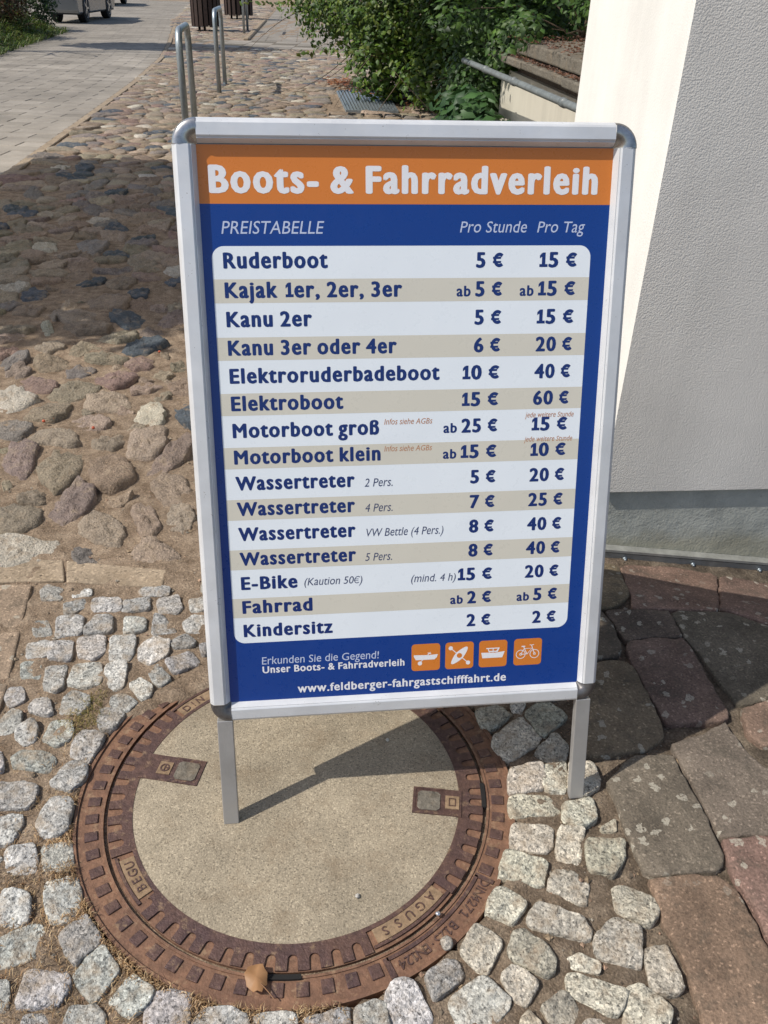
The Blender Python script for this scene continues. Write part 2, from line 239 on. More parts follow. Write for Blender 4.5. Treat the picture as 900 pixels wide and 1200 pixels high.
# traced outlines, in metres on the ground
SETTS=[
('',[-.772,1.523,-.762,1.547,-.727,1.536,-.717,1.498,-.759,1.494]),
('',[-.702,1.477,-.665,1.503,-.655,1.475,-.671,1.45,-.694,1.453]),
('',[-.646,1.504,-.588,1.511,-.576,1.467,-.636,1.46]),
('',[-.578,1.508,-.524,1.514,-.514,1.474,-.567,1.462]),
('',[-.505,1.507,-.462,1.524,-.445,1.486,-.449,1.465,-.489,1.463]),
('',[-.434,1.511,-.403,1.522,-.393,1.472,-.421,1.472]),
('f',[-.555,1.542,-.535,1.567,-.487,1.555,-.486,1.525,-.542,1.522]),
('f',[-.703,1.535,-.664,1.541,-.656,1.516,-.694,1.506]),
('f',[-.754,1.419,-.722,1.424,-.697,1.38,-.732,1.371]),
('',[-.702,1.433,-.65,1.439,-.637,1.383,-.686,1.37]),
('',[-.635,1.398,-.619,1.443,-.589,1.443,-.573,1.394,-.628,1.385]),
('',[-.557,1.44,-.514,1.442,-.505,1.404,-.546,1.386]),
('',[-.496,1.45,-.475,1.448,-.437,1.4,-.488,1.389]),
('f',[-.431,1.427,-.413,1.459,-.387,1.456,-.377,1.403,-.411,1.403]),
('',[-.637,1.368,-.586,1.382,-.571,1.332,-.587,1.308,-.623,1.319]),
('',[-.692,1.355,-.646,1.361,-.634,1.308,-.68,1.306]),
('',[-.568,1.372,-.518,1.381,-.511,1.31,-.555,1.308]),
('',[-.504,1.349,-.479,1.38,-.444,1.367,-.44,1.328,-.468,1.299,-.496,1.314]),
('',[-.443,1.37,-.415,1.398,-.391,1.373,-.392,1.357,-.43,1.348]),
('',[-.44,1.307,-.396,1.345,-.37,1.307,-.411,1.273]),
('',[-.38,1.359,-.367,1.367,-.36,1.331,-.37,1.331]),
('f',[-.738,1.349,-.704,1.361,-.693,1.355,-.685,1.31,-.725,1.307]),
('f',[-.726,1.287,-.69,1.295,-.676,1.249,-.714,1.247]),
('',[-.674,1.282,-.635,1.289,-.623,1.226,-.633,1.211,-.659,1.221]),
('',[-.618,1.288,-.568,1.297,-.551,1.235,-.584,1.224,-.614,1.232]),
('',[-.554,1.291,-.515,1.296,-.505,1.237,-.518,1.213,-.547,1.226]),
('',[-.464,1.272,-.45,1.299,-.414,1.254,-.434,1.234,-.451,1.249]),
('',[-.496,1.238,-.476,1.256,-.446,1.23,-.444,1.202,-.463,1.198]),
('',[-.518,1.199,-.502,1.213,-.466,1.192,-.478,1.164,-.514,1.178]),
('',[-.608,1.189,-.599,1.214,-.56,1.197,-.555,1.173,-.57,1.154,-.603,1.156]),
('f',[-.729,1.218,-.7,1.222,-.682,1.186,-.705,1.168,-.723,1.19]),
('',[-.663,1.183,-.637,1.191,-.617,1.155,-.628,1.146,-.663,1.156]),
('',[-.708,1.131,-.697,1.158,-.675,1.15,-.664,1.116,-.683,1.101,-.706,1.1,-.719,1.131]),
('',[-.531,1.168,-.507,1.175,-.481,1.155,-.491,1.12,-.511,1.114,-.525,1.133]),
('',[-.669,1.113,-.647,1.131,-.632,1.118,-.624,1.083,-.638,1.072,-.662,1.088]),
('',[-.612,1.101,-.611,1.135,-.576,1.136,-.563,1.107,-.566,1.089,-.581,1.073,-.61,1.087]),
('',[-.555,1.086,-.544,1.109,-.506,1.102,-.505,1.078,-.514,1.041,-.531,1.044,-.55,1.056]),
('',[-.647,1.036,-.64,1.056,-.589,1.058,-.573,1.039,-.576,1.013,-.618,1.017,-.64,1.023]),
('',[-.566,.991,-.556,1.02,-.54,1.04,-.512,1.028,-.509,1.0,-.526,.975]),
('',[-.664,.984,-.616,.992,-.586,.984,-.582,.954,-.59,.937,-.644,.934]),
('',[-.559,.938,-.548,.956,-.523,.96,-.51,.945,-.508,.914,-.504,.895,-.53,.883,-.547,.888,-.559,.912]),
('',[-.636,.915,-.589,.922,-.582,.908,-.585,.87,-.616,.866]),
('',[-.589,.856,-.546,.866,-.529,.83,-.529,.818,-.571,.811]),
('',[-.532,.861,-.494,.879,-.474,.835,-.486,.822,-.515,.821]),
('',[-.7,1.06,-.675,1.054,-.665,1.038,-.656,1.013,-.679,1.009]),
('',[-.563,.781,-.546,.784,-.521,.778,-.51,.741,-.522,.729,-.547,.731,-.559,.761]),
('',[-.504,.795,-.463,.813,-.445,.781,-.442,.75,-.457,.734,-.471,.734,-.49,.757]),
('',[-.52,.723,-.485,.73,-.467,.685,-.494,.676,-.527,.664,-.542,.702]),
('',[-.454,.714,-.428,.749,-.41,.73,-.391,.71,-.418,.674,-.436,.689]),
('',[-.415,.656,-.407,.676,-.387,.702,-.353,.664,-.376,.625,-.391,.633]),
('',[-.48,.661,-.428,.664,-.419,.648,-.423,.62,-.454,.612,-.478,.613]),
('',[-.357,.624,-.333,.662,-.299,.642,-.3,.623,-.32,.603]),
('',[-.53,.645,-.501,.646,-.489,.608,-.514,.607]),
('',[-.464,.603,-.434,.607,-.42,.58,-.459,.577]),
('',[-.406,.615,-.374,.619,-.355,.604,-.351,.578,-.403,.576,-.407,.595]),
('',[-.305,.633,-.278,.642,-.245,.636,-.242,.592,-.298,.589]),
('',[-.234,.602,-.222,.617,-.19,.62,-.166,.61,-.161,.581,-.231,.579]),
('',[-.153,.611,-.127,.616,-.098,.613,-.095,.583,-.153,.582]),
('',[-.081,.609,-.028,.628,-.023,.593,-.087,.584]),
('',[-.018,.625,.009,.637,.024,.63,.031,.595,-.014,.59]),
('',[.024,.64,.033,.658,.049,.666,.063,.662,.087,.616,.074,.596,.031,.595]),
('',[.38,.824,.405,.825,.439,.807,.436,.777,.419,.763,.375,.785]),
('',[.08,.675,.11,.698,.126,.697,.135,.674,.091,.639]),
('',[.132,.713,.155,.752,.171,.749,.194,.729,.168,.682,.153,.688]),
('',[.178,.791,.195,.816,.209,.813,.239,.792,.215,.757,.176,.774]),
('',[.112,.641,.163,.676,.194,.641,.19,.628,.161,.6,.126,.599]),
('',[.188,.673,.208,.693,.24,.669,.22,.637,.202,.644]),
('',[.205,.715,.213,.742,.231,.747,.254,.728,.268,.706,.264,.686,.252,.679,.209,.701]),
('',[.209,.616,.221,.629,.235,.612,.235,.595,.202,.594]),
('',[.24,1.053,.298,1.069,.301,1.015,.236,.998]),
('',[.3,1.06,.346,1.076,.334,1.004,.297,1.011]),
('',[.353,1.076,.393,1.073,.4,1.028,.365,1.001,.339,1.008]),
('',[.234,.987,.246,.995,.298,.998,.315,.965,.303,.957,.234,.95]),
('',[.232,.934,.299,.934,.289,.886,.227,.885]),
('',[.325,.982,.378,.997,.378,.951,.349,.934,.32,.947]),
('',[.31,.931,.353,.934,.333,.862,.297,.875]),
('',[.351,.907,.414,.91,.407,.875,.385,.847,.347,.851]),
('',[.205,.846,.217,.883,.279,.863,.266,.82,.202,.836]),
('',[.28,.828,.293,.849,.318,.85,.342,.833,.33,.794,.318,.795,.278,.817]),
('f',[.381,.935,.41,.953,.407,.928,.385,.928]),
('',[.24,.764,.257,.791,.315,.77,.329,.748,.317,.734,.275,.743,.243,.752]),
('',[.337,.742,.37,.772,.406,.757,.391,.697,.374,.697,.331,.715]),
('',[.403,.723,.437,.73,.443,.697,.445,.669,.433,.662,.4,.662]),
('f',[.288,.707,.308,.714,.334,.7,.33,.685,.29,.693]),
('',[.286,.681,.297,.684,.326,.674,.363,.661,.342,.627,.326,.63,.283,.655]),
('',[.239,.635,.276,.658,.294,.626,.278,.61,.251,.609]),
('',[.367,.666,.385,.67,.421,.635,.407,.614,.349,.612,.355,.636]),
('',[.299,.621,.321,.622,.326,.606,.288,.605]),
('',[.191,1.196,.239,1.21,.254,1.181,.22,1.149,.198,1.161]),
('',[.212,1.119,.274,1.182,.307,1.123,.241,1.073]),
('',[.285,1.191,.317,1.22,.34,1.219,.365,1.186,.312,1.133]),
('',[.292,1.097,.333,1.139,.355,1.112,.344,1.079,.309,1.074]),
('',[.259,1.213,.29,1.217,.276,1.186,.263,1.19])]
STONES=[
('p',[-1.094,2.108,-1.099,2.217,-1.03,2.229,-.988,2.013,-1.029,2.037,-1.077,2.074]),
('o',[-.987,2.101,-.968,2.203,-.902,2.215,-.867,2.137,-.859,2.041,-.885,1.962,-.952,2.022]),
('b',[-.852,2.124,-.82,2.198,-.777,2.194,-.687,2.039,-.756,1.957,-.802,2.005]),
('t',[-.872,2.232,-.856,2.295,-.793,2.316,-.784,2.246,-.801,2.207,-.849,2.204]),
('T',[-.77,2.247,-.781,2.341,-.685,2.364,-.655,2.239,-.677,2.157,-.743,2.159]),
('p',[-.675,2.053,-.655,2.209,-.592,2.306,-.57,2.2,-.636,2.016]),
('P',[-.636,1.99,-.616,2.043,-.557,2.047,-.522,1.972,-.521,1.904,-.569,1.895]),
('t',[-.564,1.838,-.558,1.902,-.512,1.893,-.491,1.853,-.494,1.78,-.537,1.783]),
('T',[-.664,1.878,-.649,1.915,-.615,1.905,-.571,1.815,-.571,1.755,-.611,1.768]),
('t',[-.776,1.803,-.762,1.854,-.712,1.852,-.652,1.788,-.647,1.708,-.698,1.721,-.757,1.76]),
('p',[-.872,1.842,-.862,1.951,-.847,2.022,-.784,1.968,-.769,1.895,-.816,1.795,-.857,1.809]),
('o',[-.979,1.931,-.953,1.989,-.903,1.948,-.899,1.893,-.959,1.896]),
('o',[-1.009,1.857,-.962,1.878,-.895,1.864,-.877,1.797,-.915,1.756,-.97,1.759]),
('w',[-.98,1.726,-.812,1.73,-.777,1.696,-.774,1.636,-.847,1.621,-.935,1.618]),
('g',[-.751,1.697,-.706,1.71,-.677,1.642,-.722,1.634,-.744,1.658]),
('P',[-.615,1.675,-.588,1.748,-.534,1.72,-.49,1.682,-.529,1.65,-.596,1.646]),
('t',[-1.083,2.241,-1.07,2.312,-.962,2.312,-.921,2.252,-.934,2.205,-1.005,2.231]),
('g',[-1.22,2.359,-1.124,2.358,-1.087,2.327,-1.098,2.252,-1.178,2.257]),
('t',[-1.039,1.977,-1.018,1.991,-1.001,1.954,-1.021,1.941]),
('T',[-.748,1.909,-.714,1.947,-.674,1.962,-.698,1.888]),
('s',[-1.152,3.365,-1.088,3.405,-.996,3.338,-.965,3.274,-.999,3.213,-1.053,3.213,-1.123,3.299]),
('s',[-1.003,2.986,-.95,3.092,-.882,3.098,-.834,3.047,-.888,2.95,-.962,2.944]),
('b',[-1.296,3.496,-1.255,3.585,-1.11,3.56,-1.116,3.44,-1.246,3.427]),
('b',[-1.104,3.5,-1.065,3.534,-.997,3.495,-1.007,3.422,-1.063,3.416]),
('t',[-.927,3.444,-.913,3.642,-.862,3.45,-.902,3.417]),
('p',[-.934,3.276,-.899,3.403,-.853,3.408,-.827,3.286,-.877,3.229]),
('p',[-.968,3.144,-.954,3.209,-.857,3.179,-.869,3.116,-.94,3.122]),
('b',[-1.297,3.217,-1.204,3.292,-1.097,3.209,-1.114,3.144,-1.217,3.135]),
('t',[-1.359,3.318,-1.301,3.393,-1.187,3.39,-1.185,3.321,-1.258,3.233]),
('t',[-1.126,3.069,-1.092,3.158,-.988,3.168,-.968,3.095,-1.04,3.041]),
('T',[-1.365,3.416,-1.371,3.519,-1.31,3.465,-1.296,3.38,-1.337,3.362]),
('t',[-1.418,3.354,-1.383,3.414,-1.337,3.362,-1.346,3.278]),
('b',[-1.555,3.369,-1.532,3.458,-1.434,3.424,-1.431,3.311,-1.525,3.316]),
('o',[-1.549,3.194,-1.46,3.241,-1.393,3.182,-1.4,3.106,-1.51,3.096]),
('w',[-1.376,3.209,-1.35,3.238,-1.285,3.116,-1.315,3.089]),
('r',[-1.458,2.969,-1.381,2.988,-1.34,2.923,-1.379,2.854,-1.411,2.851]),
('g',[-1.398,2.82,-1.348,2.9,-1.299,2.893,-1.304,2.828,-1.366,2.74]),
('p',[-1.339,2.752,-1.308,2.817,-1.242,2.76,-1.27,2.698,-1.32,2.704]),
('b',[-1.261,2.821,-1.244,2.887,-1.125,2.853,-1.129,2.79,-1.215,2.762]),
('g',[-1.134,2.769,-1.098,2.817,-1.027,2.798,-1.052,2.725,-1.106,2.721]),
('o',[-1.181,2.948,-1.162,3.018,-1.071,3.015,-1.075,2.957,-1.146,2.917]),
('t',[-1.323,2.993,-1.273,3.068,-1.208,3.003,-1.255,2.919]),
('o',[-1.099,2.899,-1.059,2.958,-.948,2.923,-.96,2.846,-1.078,2.857]),
('r',[-.944,2.847,-.917,2.932,-.854,2.897,-.838,2.814,-.897,2.792]),
('r',[-1.012,2.708,-.975,2.813,-.87,2.75,-.885,2.66,-.937,2.628]),
('r',[-1.26,2.669,-1.236,2.71,-1.132,2.67,-1.116,2.614,-1.148,2.574,-1.231,2.614]),
('o',[-1.116,2.559,-1.083,2.673,-.973,2.644,-.971,2.588,-1.039,2.52,-1.103,2.533]),
('w',[-1.298,2.572,-1.242,2.604,-1.136,2.521,-1.175,2.466,-1.201,2.422,-1.253,2.461]),
('P',[-.979,2.481,-.978,2.56,-.882,2.595,-.829,2.509,-.846,2.465,-.949,2.466]),
('o',[-1.147,2.451,-1.109,2.506,-1.027,2.503,-1.011,2.411,-1.048,2.376,-1.137,2.386]),
('o',[-.831,2.753,-.811,2.805,-.747,2.769,-.777,2.727]),
('P',[-.875,2.651,-.829,2.713,-.758,2.68,-.803,2.61,-.852,2.597]),
('o',[-.786,2.575,-.768,2.626,-.72,2.607,-.723,2.562,-.753,2.533]),
('b',[-.755,2.699,-.698,2.763,-.654,2.594,-.726,2.607]),
('s',[-.705,2.519,-.647,2.558,-.6,2.352,-.651,2.405]),
('w',[-.802,2.394,-.796,2.495,-.74,2.507,-.704,2.434,-.706,2.368,-.783,2.363]),
('P',[-.993,2.38,-.953,2.432,-.873,2.405,-.861,2.342,-.939,2.321]),
('b',[-.845,2.942,-.818,2.99,-.789,2.958,-.803,2.906]),
('o',[-.779,2.839,-.756,2.884,-.719,2.865,-.714,2.803,-.762,2.799]),
('s',[-2.294,6.546,-2.232,6.641,-2.146,6.409,-2.117,6.22,-2.211,6.243,-2.278,6.426]),
('s',[-1.857,5.705,-1.73,5.757,-1.693,5.573,-1.806,5.556]),
('g',[-1.619,4.408,-1.559,4.456,-1.454,4.428,-1.468,4.192,-1.566,4.275]),
('s',[-1.384,4.571,-1.28,4.64,-1.254,4.557,-1.355,4.502]),
('s',[-1.565,4.694,-1.535,4.79,-1.45,4.731,-1.437,4.643,-1.524,4.632]),
('s',[-1.588,3.56,-1.57,3.634,-1.486,3.614,-1.482,3.515,-1.55,3.508]),
('s',[-1.16,3.632,-1.134,3.709,-1.072,3.7,-1.057,3.585,-1.109,3.58]),
('g',[-1.318,3.96,-1.231,4.038,-1.208,3.989,-1.276,3.915,-1.399,3.935]),
('g',[-2.034,5.492,-2.01,5.619,-1.929,5.448,-1.939,5.359,-1.997,5.379]),
('g',[-2.293,5.454,-2.296,5.639,-2.17,5.472,-2.178,5.353]),
('w',[-2.428,6.322,-2.383,6.449,-2.301,6.383,-2.325,6.277])]
FLAGS=[
('olive',[.4,1.273,.419,1.333,.454,1.34,.493,1.351,.526,1.338,.545,1.182,.539,1.141,.504,1.105,.431,1.093,.367,1.085]),
('violet',[.529,1.407,.596,1.426,.661,1.426,.685,1.203,.674,1.187,.563,1.175,.551,1.187,.527,1.344]),
('dark',[.437,1.511,.497,1.517,.513,1.466,.516,1.387,.5,1.361,.456,1.353,.409,1.344]),
('dark',[.504,1.518,.652,1.525,.659,1.432,.597,1.429,.53,1.412,.518,1.469]),
('dark',[.657,1.522,.788,1.525,.866,1.48,.902,1.458,.83,1.281,.732,1.232,.709,1.234,.678,1.388,.665,1.433]),
('olive',[.47,1.697,.577,1.699,.576,1.576,.531,1.528,.439,1.519]),
('brown',[.583,1.703,.709,1.702,.815,1.683,.77,1.531,.571,1.526,.579,1.576]),
('red',[.823,1.683,.997,1.652,.916,1.472,.867,1.486,.79,1.532,.774,1.536]),
('brown',[.713,1.218,.83,1.273,.858,1.271,.802,1.132,.721,1.126,.706,1.148]),
('grey',[.415,1.03,.443,1.069,.479,1.091,.545,1.095,.556,1.025,.564,.969,.572,.888,.562,.863,.532,.855,.435,.846,.428,.892,.42,.943]),
('grey',[.552,1.097,.548,1.123,.621,1.15,.669,1.183,.684,1.119,.697,1.08,.751,1.049,.707,.935,.601,.922,.576,.926,.567,1.02]),
('red',[.581,.916,.667,.926,.701,.92,.611,.69,.593,.726,.59,.779,.577,.84,.573,.87]),
('brown',[.439,.839,.506,.847,.553,.847,.572,.823,.588,.727,.592,.669,.562,.591,.458,.588,.457,.7,.443,.766])]
KERBS=[
('',[-1.034,1.639,-.765,1.65,-.733,1.567,-.991,1.543]),
('',[-.756,1.647,-.509,1.622,-.504,1.552,-.728,1.563]),
('r',[-1.026,1.535,-.802,1.55,-.77,1.397,-.951,1.374]),
('r',[-.964,1.363,-.767,1.386,-.735,1.242,-.905,1.222]),
('r',[-.909,1.212,-.732,1.23,-.711,1.105,-.865,1.09])]
# ---------------------------------------------------------------- the ground: one sheet
MC = Vector((-0.1338, 0.9967)); MR = 0.3744
def sstep(a, b, x):
    t = max(0, min(1, (x - a) / (b - a))); return t * t * (3 - 2 * t)
def slope(x, y): return -.028 * sstep(1.55, 1.74, y) * sstep(.2, .45, x) * (1 - sstep(2.5, 4, y)) -.13 * max(0, min(2.2, x - .57)) * sstep(1.42, 1.72, y) * (1 - sstep(2.5, 4, y))
KL = [(-1.2, -6), (-2.0, 1.5), (-2.3, 3.6), (-2.593, 5.845), (-2.924, 8.683), (-3.30, 11.8), (-3.845, 15.59), (-4.55, 19.2), (-6.6, 29), (-9.6, 46)]   # road edge
def kx(y):
    for (x0, y0), (x1, y1) in zip(KL, KL[1:]):
        if y <= y1: return x0 + (x1 - x0) * (y - y0) / (y1 - y0)
    return KL[-1][0]
def gh(x, y):
    r = math.hypot(x - MC.x, y - MC.y)
    z = slope(x, y)
    if r < MR + .003:
        a = math.degrees(math.atan2(y - MC.y, x - MC.x)) % 360
        cover = sstep(84, 96, a) * (1 - sstep(134, 160, a))       # sand washed over part of the iron ring
        if cover < .02 or r < .29: return -.08
        rim = MR + .003 - .062 * cover
        return (.0030 + .006 * nz(x, y, 0, 40) - .012 * sstep(rim + .012, rim - .012, r)) if r > rim - .02 else -.08
    if x < kx(y): return -.012 + z
    if x > .345 + .20 * max(0, 1.0 - y) + .0 and y < 1.76: z -= .006
    a = .0046 if y < 1.7 else .0034
    z += a * nz(x, y, 1, 14, 3) * 1.6 + .0016 * nz(x, y, 3, 60, 2)
    z += .006 * sstep(1.65, 2.1, y) * nz(x, y, 5, 5)
    if y < 3 and MR < r < MR + .02: z = z * .5 - .001
    return z
def axis(a, b, st, lo, hi, st2, end1, end2):
    v = list(np.arange(a, b + 1e-6, st)); l = []; x = a
    while x > lo: x -= st2; l.append(x)
    s = st2
    while x > end1: s *= 1.5; x -= s; l.append(x)
    r = []; x = b
    while x < hi: x += st2; r.append(x)
    s = st2
    while x < end2: s *= 1.5; x += s; r.append(x)
    return l[::-1] + v + r
gx = axis(-1.3, 1.25, .0105, -5, 4, .09, -500, 500); gy = axis(.42, 2.0, .0105, -.5, 14, .09, -200, 900)
gv = [(x, y, gh(x, y) if abs(x) < 30 and -5 < y < 40 else -.02) for y in gy for x in gx]; nx = len(gx)
gf = [(j * nx + i, j * nx + i + 1, (j + 1) * nx + i + 1, (j + 1) * nx + i) for j in range(len(gy) - 1) for i in range(nx - 1)]
tag(mesh('ground', gv, gf, SAND, None, True), kind='structure')
# ---------------------------------------------------------------- stones
def polyc(p):
    a = cx = cy = 0
    for i in range(len(p)):
        x0, y0 = p[i]; x1, y1 = p[(i + 1) % len(p)]; k = x0 * y1 - x1 * y0; a += k; cx += (x0 + x1) * k; cy += (y0 + y1) * k
    return (cx / (3 * a), cy / (3 * a), abs(a) / 2)
def resample(p, n, ch=1):
    cc = .2 if ch >= 2 else (.12 if ch == 1 else .045)
    for _ in range(max(1, int(ch))):
        q = []
        for i in range(len(p)):
            a = p[i]; b = p[(i + 1) % len(p)]; q += [(a[0] * (1 - cc) + b[0] * cc, a[1] * (1 - cc) + b[1] * cc), (a[0] * cc + b[0] * (1 - cc), a[1] * cc + b[1] * (1 - cc))]
        p = q
    L = [0]
    for i in range(len(p)): L.append(L[-1] + math.dist(p[i], p[(i + 1) % len(p)]))
    out = []; j = 0
    for k in range(n):
        t = L[-1] * k / n
        while L[j + 1] < t: j += 1
        f = (t - L[j]) / max(1e-9, L[j + 1] - L[j]); a = p[j % len(p)]; b = p[(j + 1) % len(p)]
        out.append((a[0] + (b[0] - a[0]) * f, a[1] + (b[1] - a[1]) * f))
    return out
def stone(poly, prof, n, jit, zj, ch=1, base=0, z0=-.03, seed=0):
    cx, cy, A = polyc(poly); p = resample(poly, n, ch); sz = math.sqrt(A); vs = []; fs = []
    tx, ty = rnd.uniform(-1, 1) * zj * 2 / sz, rnd.uniform(-1, 1) * zj * 2 / sz
    for s, h in prof:
        for x, y in p:
            j = 1 + jit * (noise.noise((x * 55 + seed, y * 55, s * 2)) + .5 * noise.noise((x * 160 + seed, y * 160, s * 3)))
            X = cx + (x - cx) * s * j; Y = cy + (y - cy) * s * j
            Z = base + h + (0 if h < 0 else (zj * (noise.noise((X * 45, Y * 45, seed)) + .45 * noise.noise((X * 150, Y * 150, seed))) + (X - cx) * tx + (Y - cy) * ty)) if h > z0 else base + h
            vs.append((X, Y, Z))
    vs.append((cx, cy, base + prof[-1][1] + zj * .3)); m = len(prof)
    for k in range(m - 1):
        for i in range(n): a = k * n + i; b = k * n + (i + 1) % n; fs.append((a, b, b + n, a + n))
    for i in range(n): fs.append(((m - 1) * n + i, (m - 1) * n + (i + 1) % n, m * n))
    return vs, fs
def pairs(f): return [(f[i], f[i + 1]) for i in range(0, len(f), 2)]
def ccw(p):
    s = sum(p[i][0] * p[(i + 1) % len(p)][1] - p[(i + 1) % len(p)][0] * p[i][1] for i in range(len(p))); return p if s > 0 else p[::-1]
def vt(vs, c): return [(*c, 1)] * len(vs)
def vary(c, a=.12):
    k = 1 + rnd.uniform(-a, a); return tuple(max(.01, v * k * (1 + rnd.uniform(-.03, .03))) for v in c)
setp = tag(empty('sett_paving'), kind='structure')
def add_sett(p, faint, sd):
    h = .003 if faint else rnd.uniform(.0045, .0090)
    cx_, cy_, A_ = polyc(p); p = [(cx_ + (a - cx_) * 1.13, cy_ + (b - cy_) * 1.13) for a, b in p]
    prof = [(1.03, -.03), (1.01, -.002), (.99, h * .78), (.955, h * .95), (.86, h * 1.0), (.68, h * 1.04), (.46, h * 1.06), (.22, h * 1.07)]
    vs, fs = stone(ccw(p), prof, 32, .08, .0036 if not faint else .002, 1, slope(*polyc(p)[:2]), -.02, sd)
    c = vary((.88, .845, .77), .25)
    if p[0][0] > .12: c = tuple(a * b for a, b in zip(c, (1.12, 1.06, .93)))
    mesh('sett', vs, fs, GRAN, setp, True, vcol=vt(vs, c))
allp = []
for i, (t, f) in enumerate(SETTS): p = pairs(f); allp.append(polyc(p)[:2] + (math.sqrt(polyc(p)[2]) * .62,)); add_sett(p, t == 'f', i)
def blocked(x, y, r, L): return any((x - a) ** 2 + (y - b) ** 2 < (r + c) ** 2 for a, b, c in L)
# setts the board hides, and the run that carries on beyond the frame
k = 200
for iy in range(40):
    for ix in range(40):
        x = -1.25 + ix * .079 + (iy % 2) * .03 + rnd.uniform(-.006, .006); y = .35 + iy * .077 + rnd.uniform(-.006, .006)
        hid = -.42 < x < .36 and 1.15 < y < 1.62; out = (x < -.50 - .22 * (y - .6) * 1.4 and y < 1.2 and x > -1.2) or (y < .52 and x < .35)
        if not (hid or out) or math.hypot(x - MC.x, y - MC.y) < MR + .05 or blocked(x, y, .034, allp): continue
        a = rnd.uniform(-.3, .3); s = .035; p = [(x + s * rnd.uniform(.85, 1.05) * (u * math.cos(a) - v * math.sin(a)), y + s * rnd.uniform(.85, 1.05) * (u * math.sin(a) + v * math.cos(a))) for u, v in ((-1, -1), (1, -1), (1, 1), (-1, 1))]
        add_sett(p, rnd.random() < .15, k); k += 1
# flags along the wall
FC = dict(olive=(.185, .142, .088), violet=(.175, .112, .088), dark=(.118, .094, .070), brown=(.205, .138, .098), red=(.20, .13, .10), grey=(.172, .142, .108))
def inpoly(x, y, p):
    c = False
    for i in range(len(p)):
        (a, b), (u, v) = p[i], p[i - 1]
        if (b > y) != (v > y) and x < (u - a) * (y - b) / (v - b) + a: c = not c
    return c
flagp = tag(empty('flagstone_pavement'), kind='structure')
fl2 = [(t, pairs(f)) for t, f in FLAGS]
for i in range(9):
    for j in range(5):
        x = .66 + i * .29 + (j % 2) * .05; y = .22 + j * .29; p = [(x, y), (x + .285, y + .01), (x + .275, y + .275), (x - .005, y + .27)]
        if any(inpoly(x + u, y + v, pairs(f)) for t, f in FLAGS for u in (.02, .14, .26) for v in (.02, .14, .26)): continue
        if y + .3 > 1.66 - .02 * i or x < .62 + .0 * y: continue
        fl2.append((['grey', 'brown', 'dark', 'red'][(i * 3 + j) % 4], p))
have = [p for t, p in fl2]
for i in range(9):
    for j in range(13):
        x = .62 + i * .099; y = .36 + j * .099 + (i % 2) * .03
        if y + .1 > 1.52 or x > 1.2 or any(inpoly(x + u, y + v, p) for p in have for u in (.01, .047, .085) for v in (.01, .047, .085)): continue
        fl2.append((['grey', 'brown', 'dark', 'red', 'olive'][(i * 3 + j) % 5], [(x, y), (x + .094, y + .004), (x + .091, y + .093), (x - .003, y + .091)]))
for i, (t, p) in enumerate(fl2):
    if i < len(FLAGS): p = [(x * (1 - slope(x, y) / 1.203), y * (1 - slope(x, y) / 1.203)) for x, y in p]
    cx, cy, A = polyc(ccw(p)); p = [(cx + (x - cx) * 1.02, cy + (y - cy) * 1.02) for x, y in p]
    p = ccw(p); cx, cy, A = polyc(p); q = resample(p, 40, 0); s = math.sqrt(A); hh = rnd.uniform(.007, .011); vs = []; fs = []
    q = [(x + .0045 * noise.noise((x * 40, y * 40, i)) + .003 * noise.noise((x * 110, y * 110, i)), y + .0055 * noise.noise((x * 40, y * 40, 9 + i)) + .003 * noise.noise((x * 110, y * 110, 7 + i))) for x, y in q]
    prof = [(.000, -.03), (.0005, hh * .5), (.0025, hh * .88), (.007, hh), (.03, hh * 1.05)]
    for d, h in prof:
        for x, y in q:
            L = math.hypot(x - cx, y - cy); k_ = max((L - d) / L, 1 - d * 9.5); X = cx + (x - cx) * k_; Y = cy + (y - cy) * k_
            vs.append((X, Y, h + slope(X, Y) + (.0010 * nz(X, Y, i * .37, 14) if h > 0 else 0)))
    for rr in (.6, .3):
        for x, y in q: X = cx + (x - cx) * rr; Y = cy + (y - cy) * rr; vs.append((X, Y, hh * 1.15 + slope(X, Y) + .0014 * nz(X, Y, i * .37, 9)))
    vs.append((cx, cy, hh * 1.15 + slope(cx, cy))); m = len(prof) + 2
    for k_ in range(m - 1):
        for a in range(40): fs.append((k_ * 40 + a, k_ * 40 + (a + 1) % 40, (k_ + 1) * 40 + (a + 1) % 40, (k_ + 1) * 40 + a))
    for a in range(40): fs.append(((m - 1) * 40 + a, (m - 1) * 40 + (a + 1) % 40, m * 40))
    mesh('flagstone', vs, fs, FLAG, flagp, True, vcol=vt(vs, vary(FC[t], .06)))
# kerb slabs between the setts and the fieldstones
kb = tag(empty('kerb_strip'), kind='structure')
for t, f in KERBS + [('', [-1.06 - .42 * i - .41, 1.565, -1.06 - .42 * i, 1.565, -1.06 - .42 * i, 1.66, -1.06 - .42 * i - .41, 1.66]) for i in range(4)] + [('r', [-1.02 - .3 * i - .29, 1.27 + .15 * (j - 1), -1.02 - .3 * i, 1.27 + .15 * (j - 1), -1.02 - .3 * i, 1.41 + .15 * (j - 1), -1.02 - .3 * i - .29, 1.41 + .15 * (j - 1)]) for i in range(5) for j in range(3)]:
    p = ccw(pairs(f)); vs, fs = prism(p, -.05, .0045 if t else .004); o = mesh('kerb_slab', vs, fs, FLAG if t else KERB, kb, False, vcol=vt(vs, (.29, .215, .15))); bevel(o, .004)
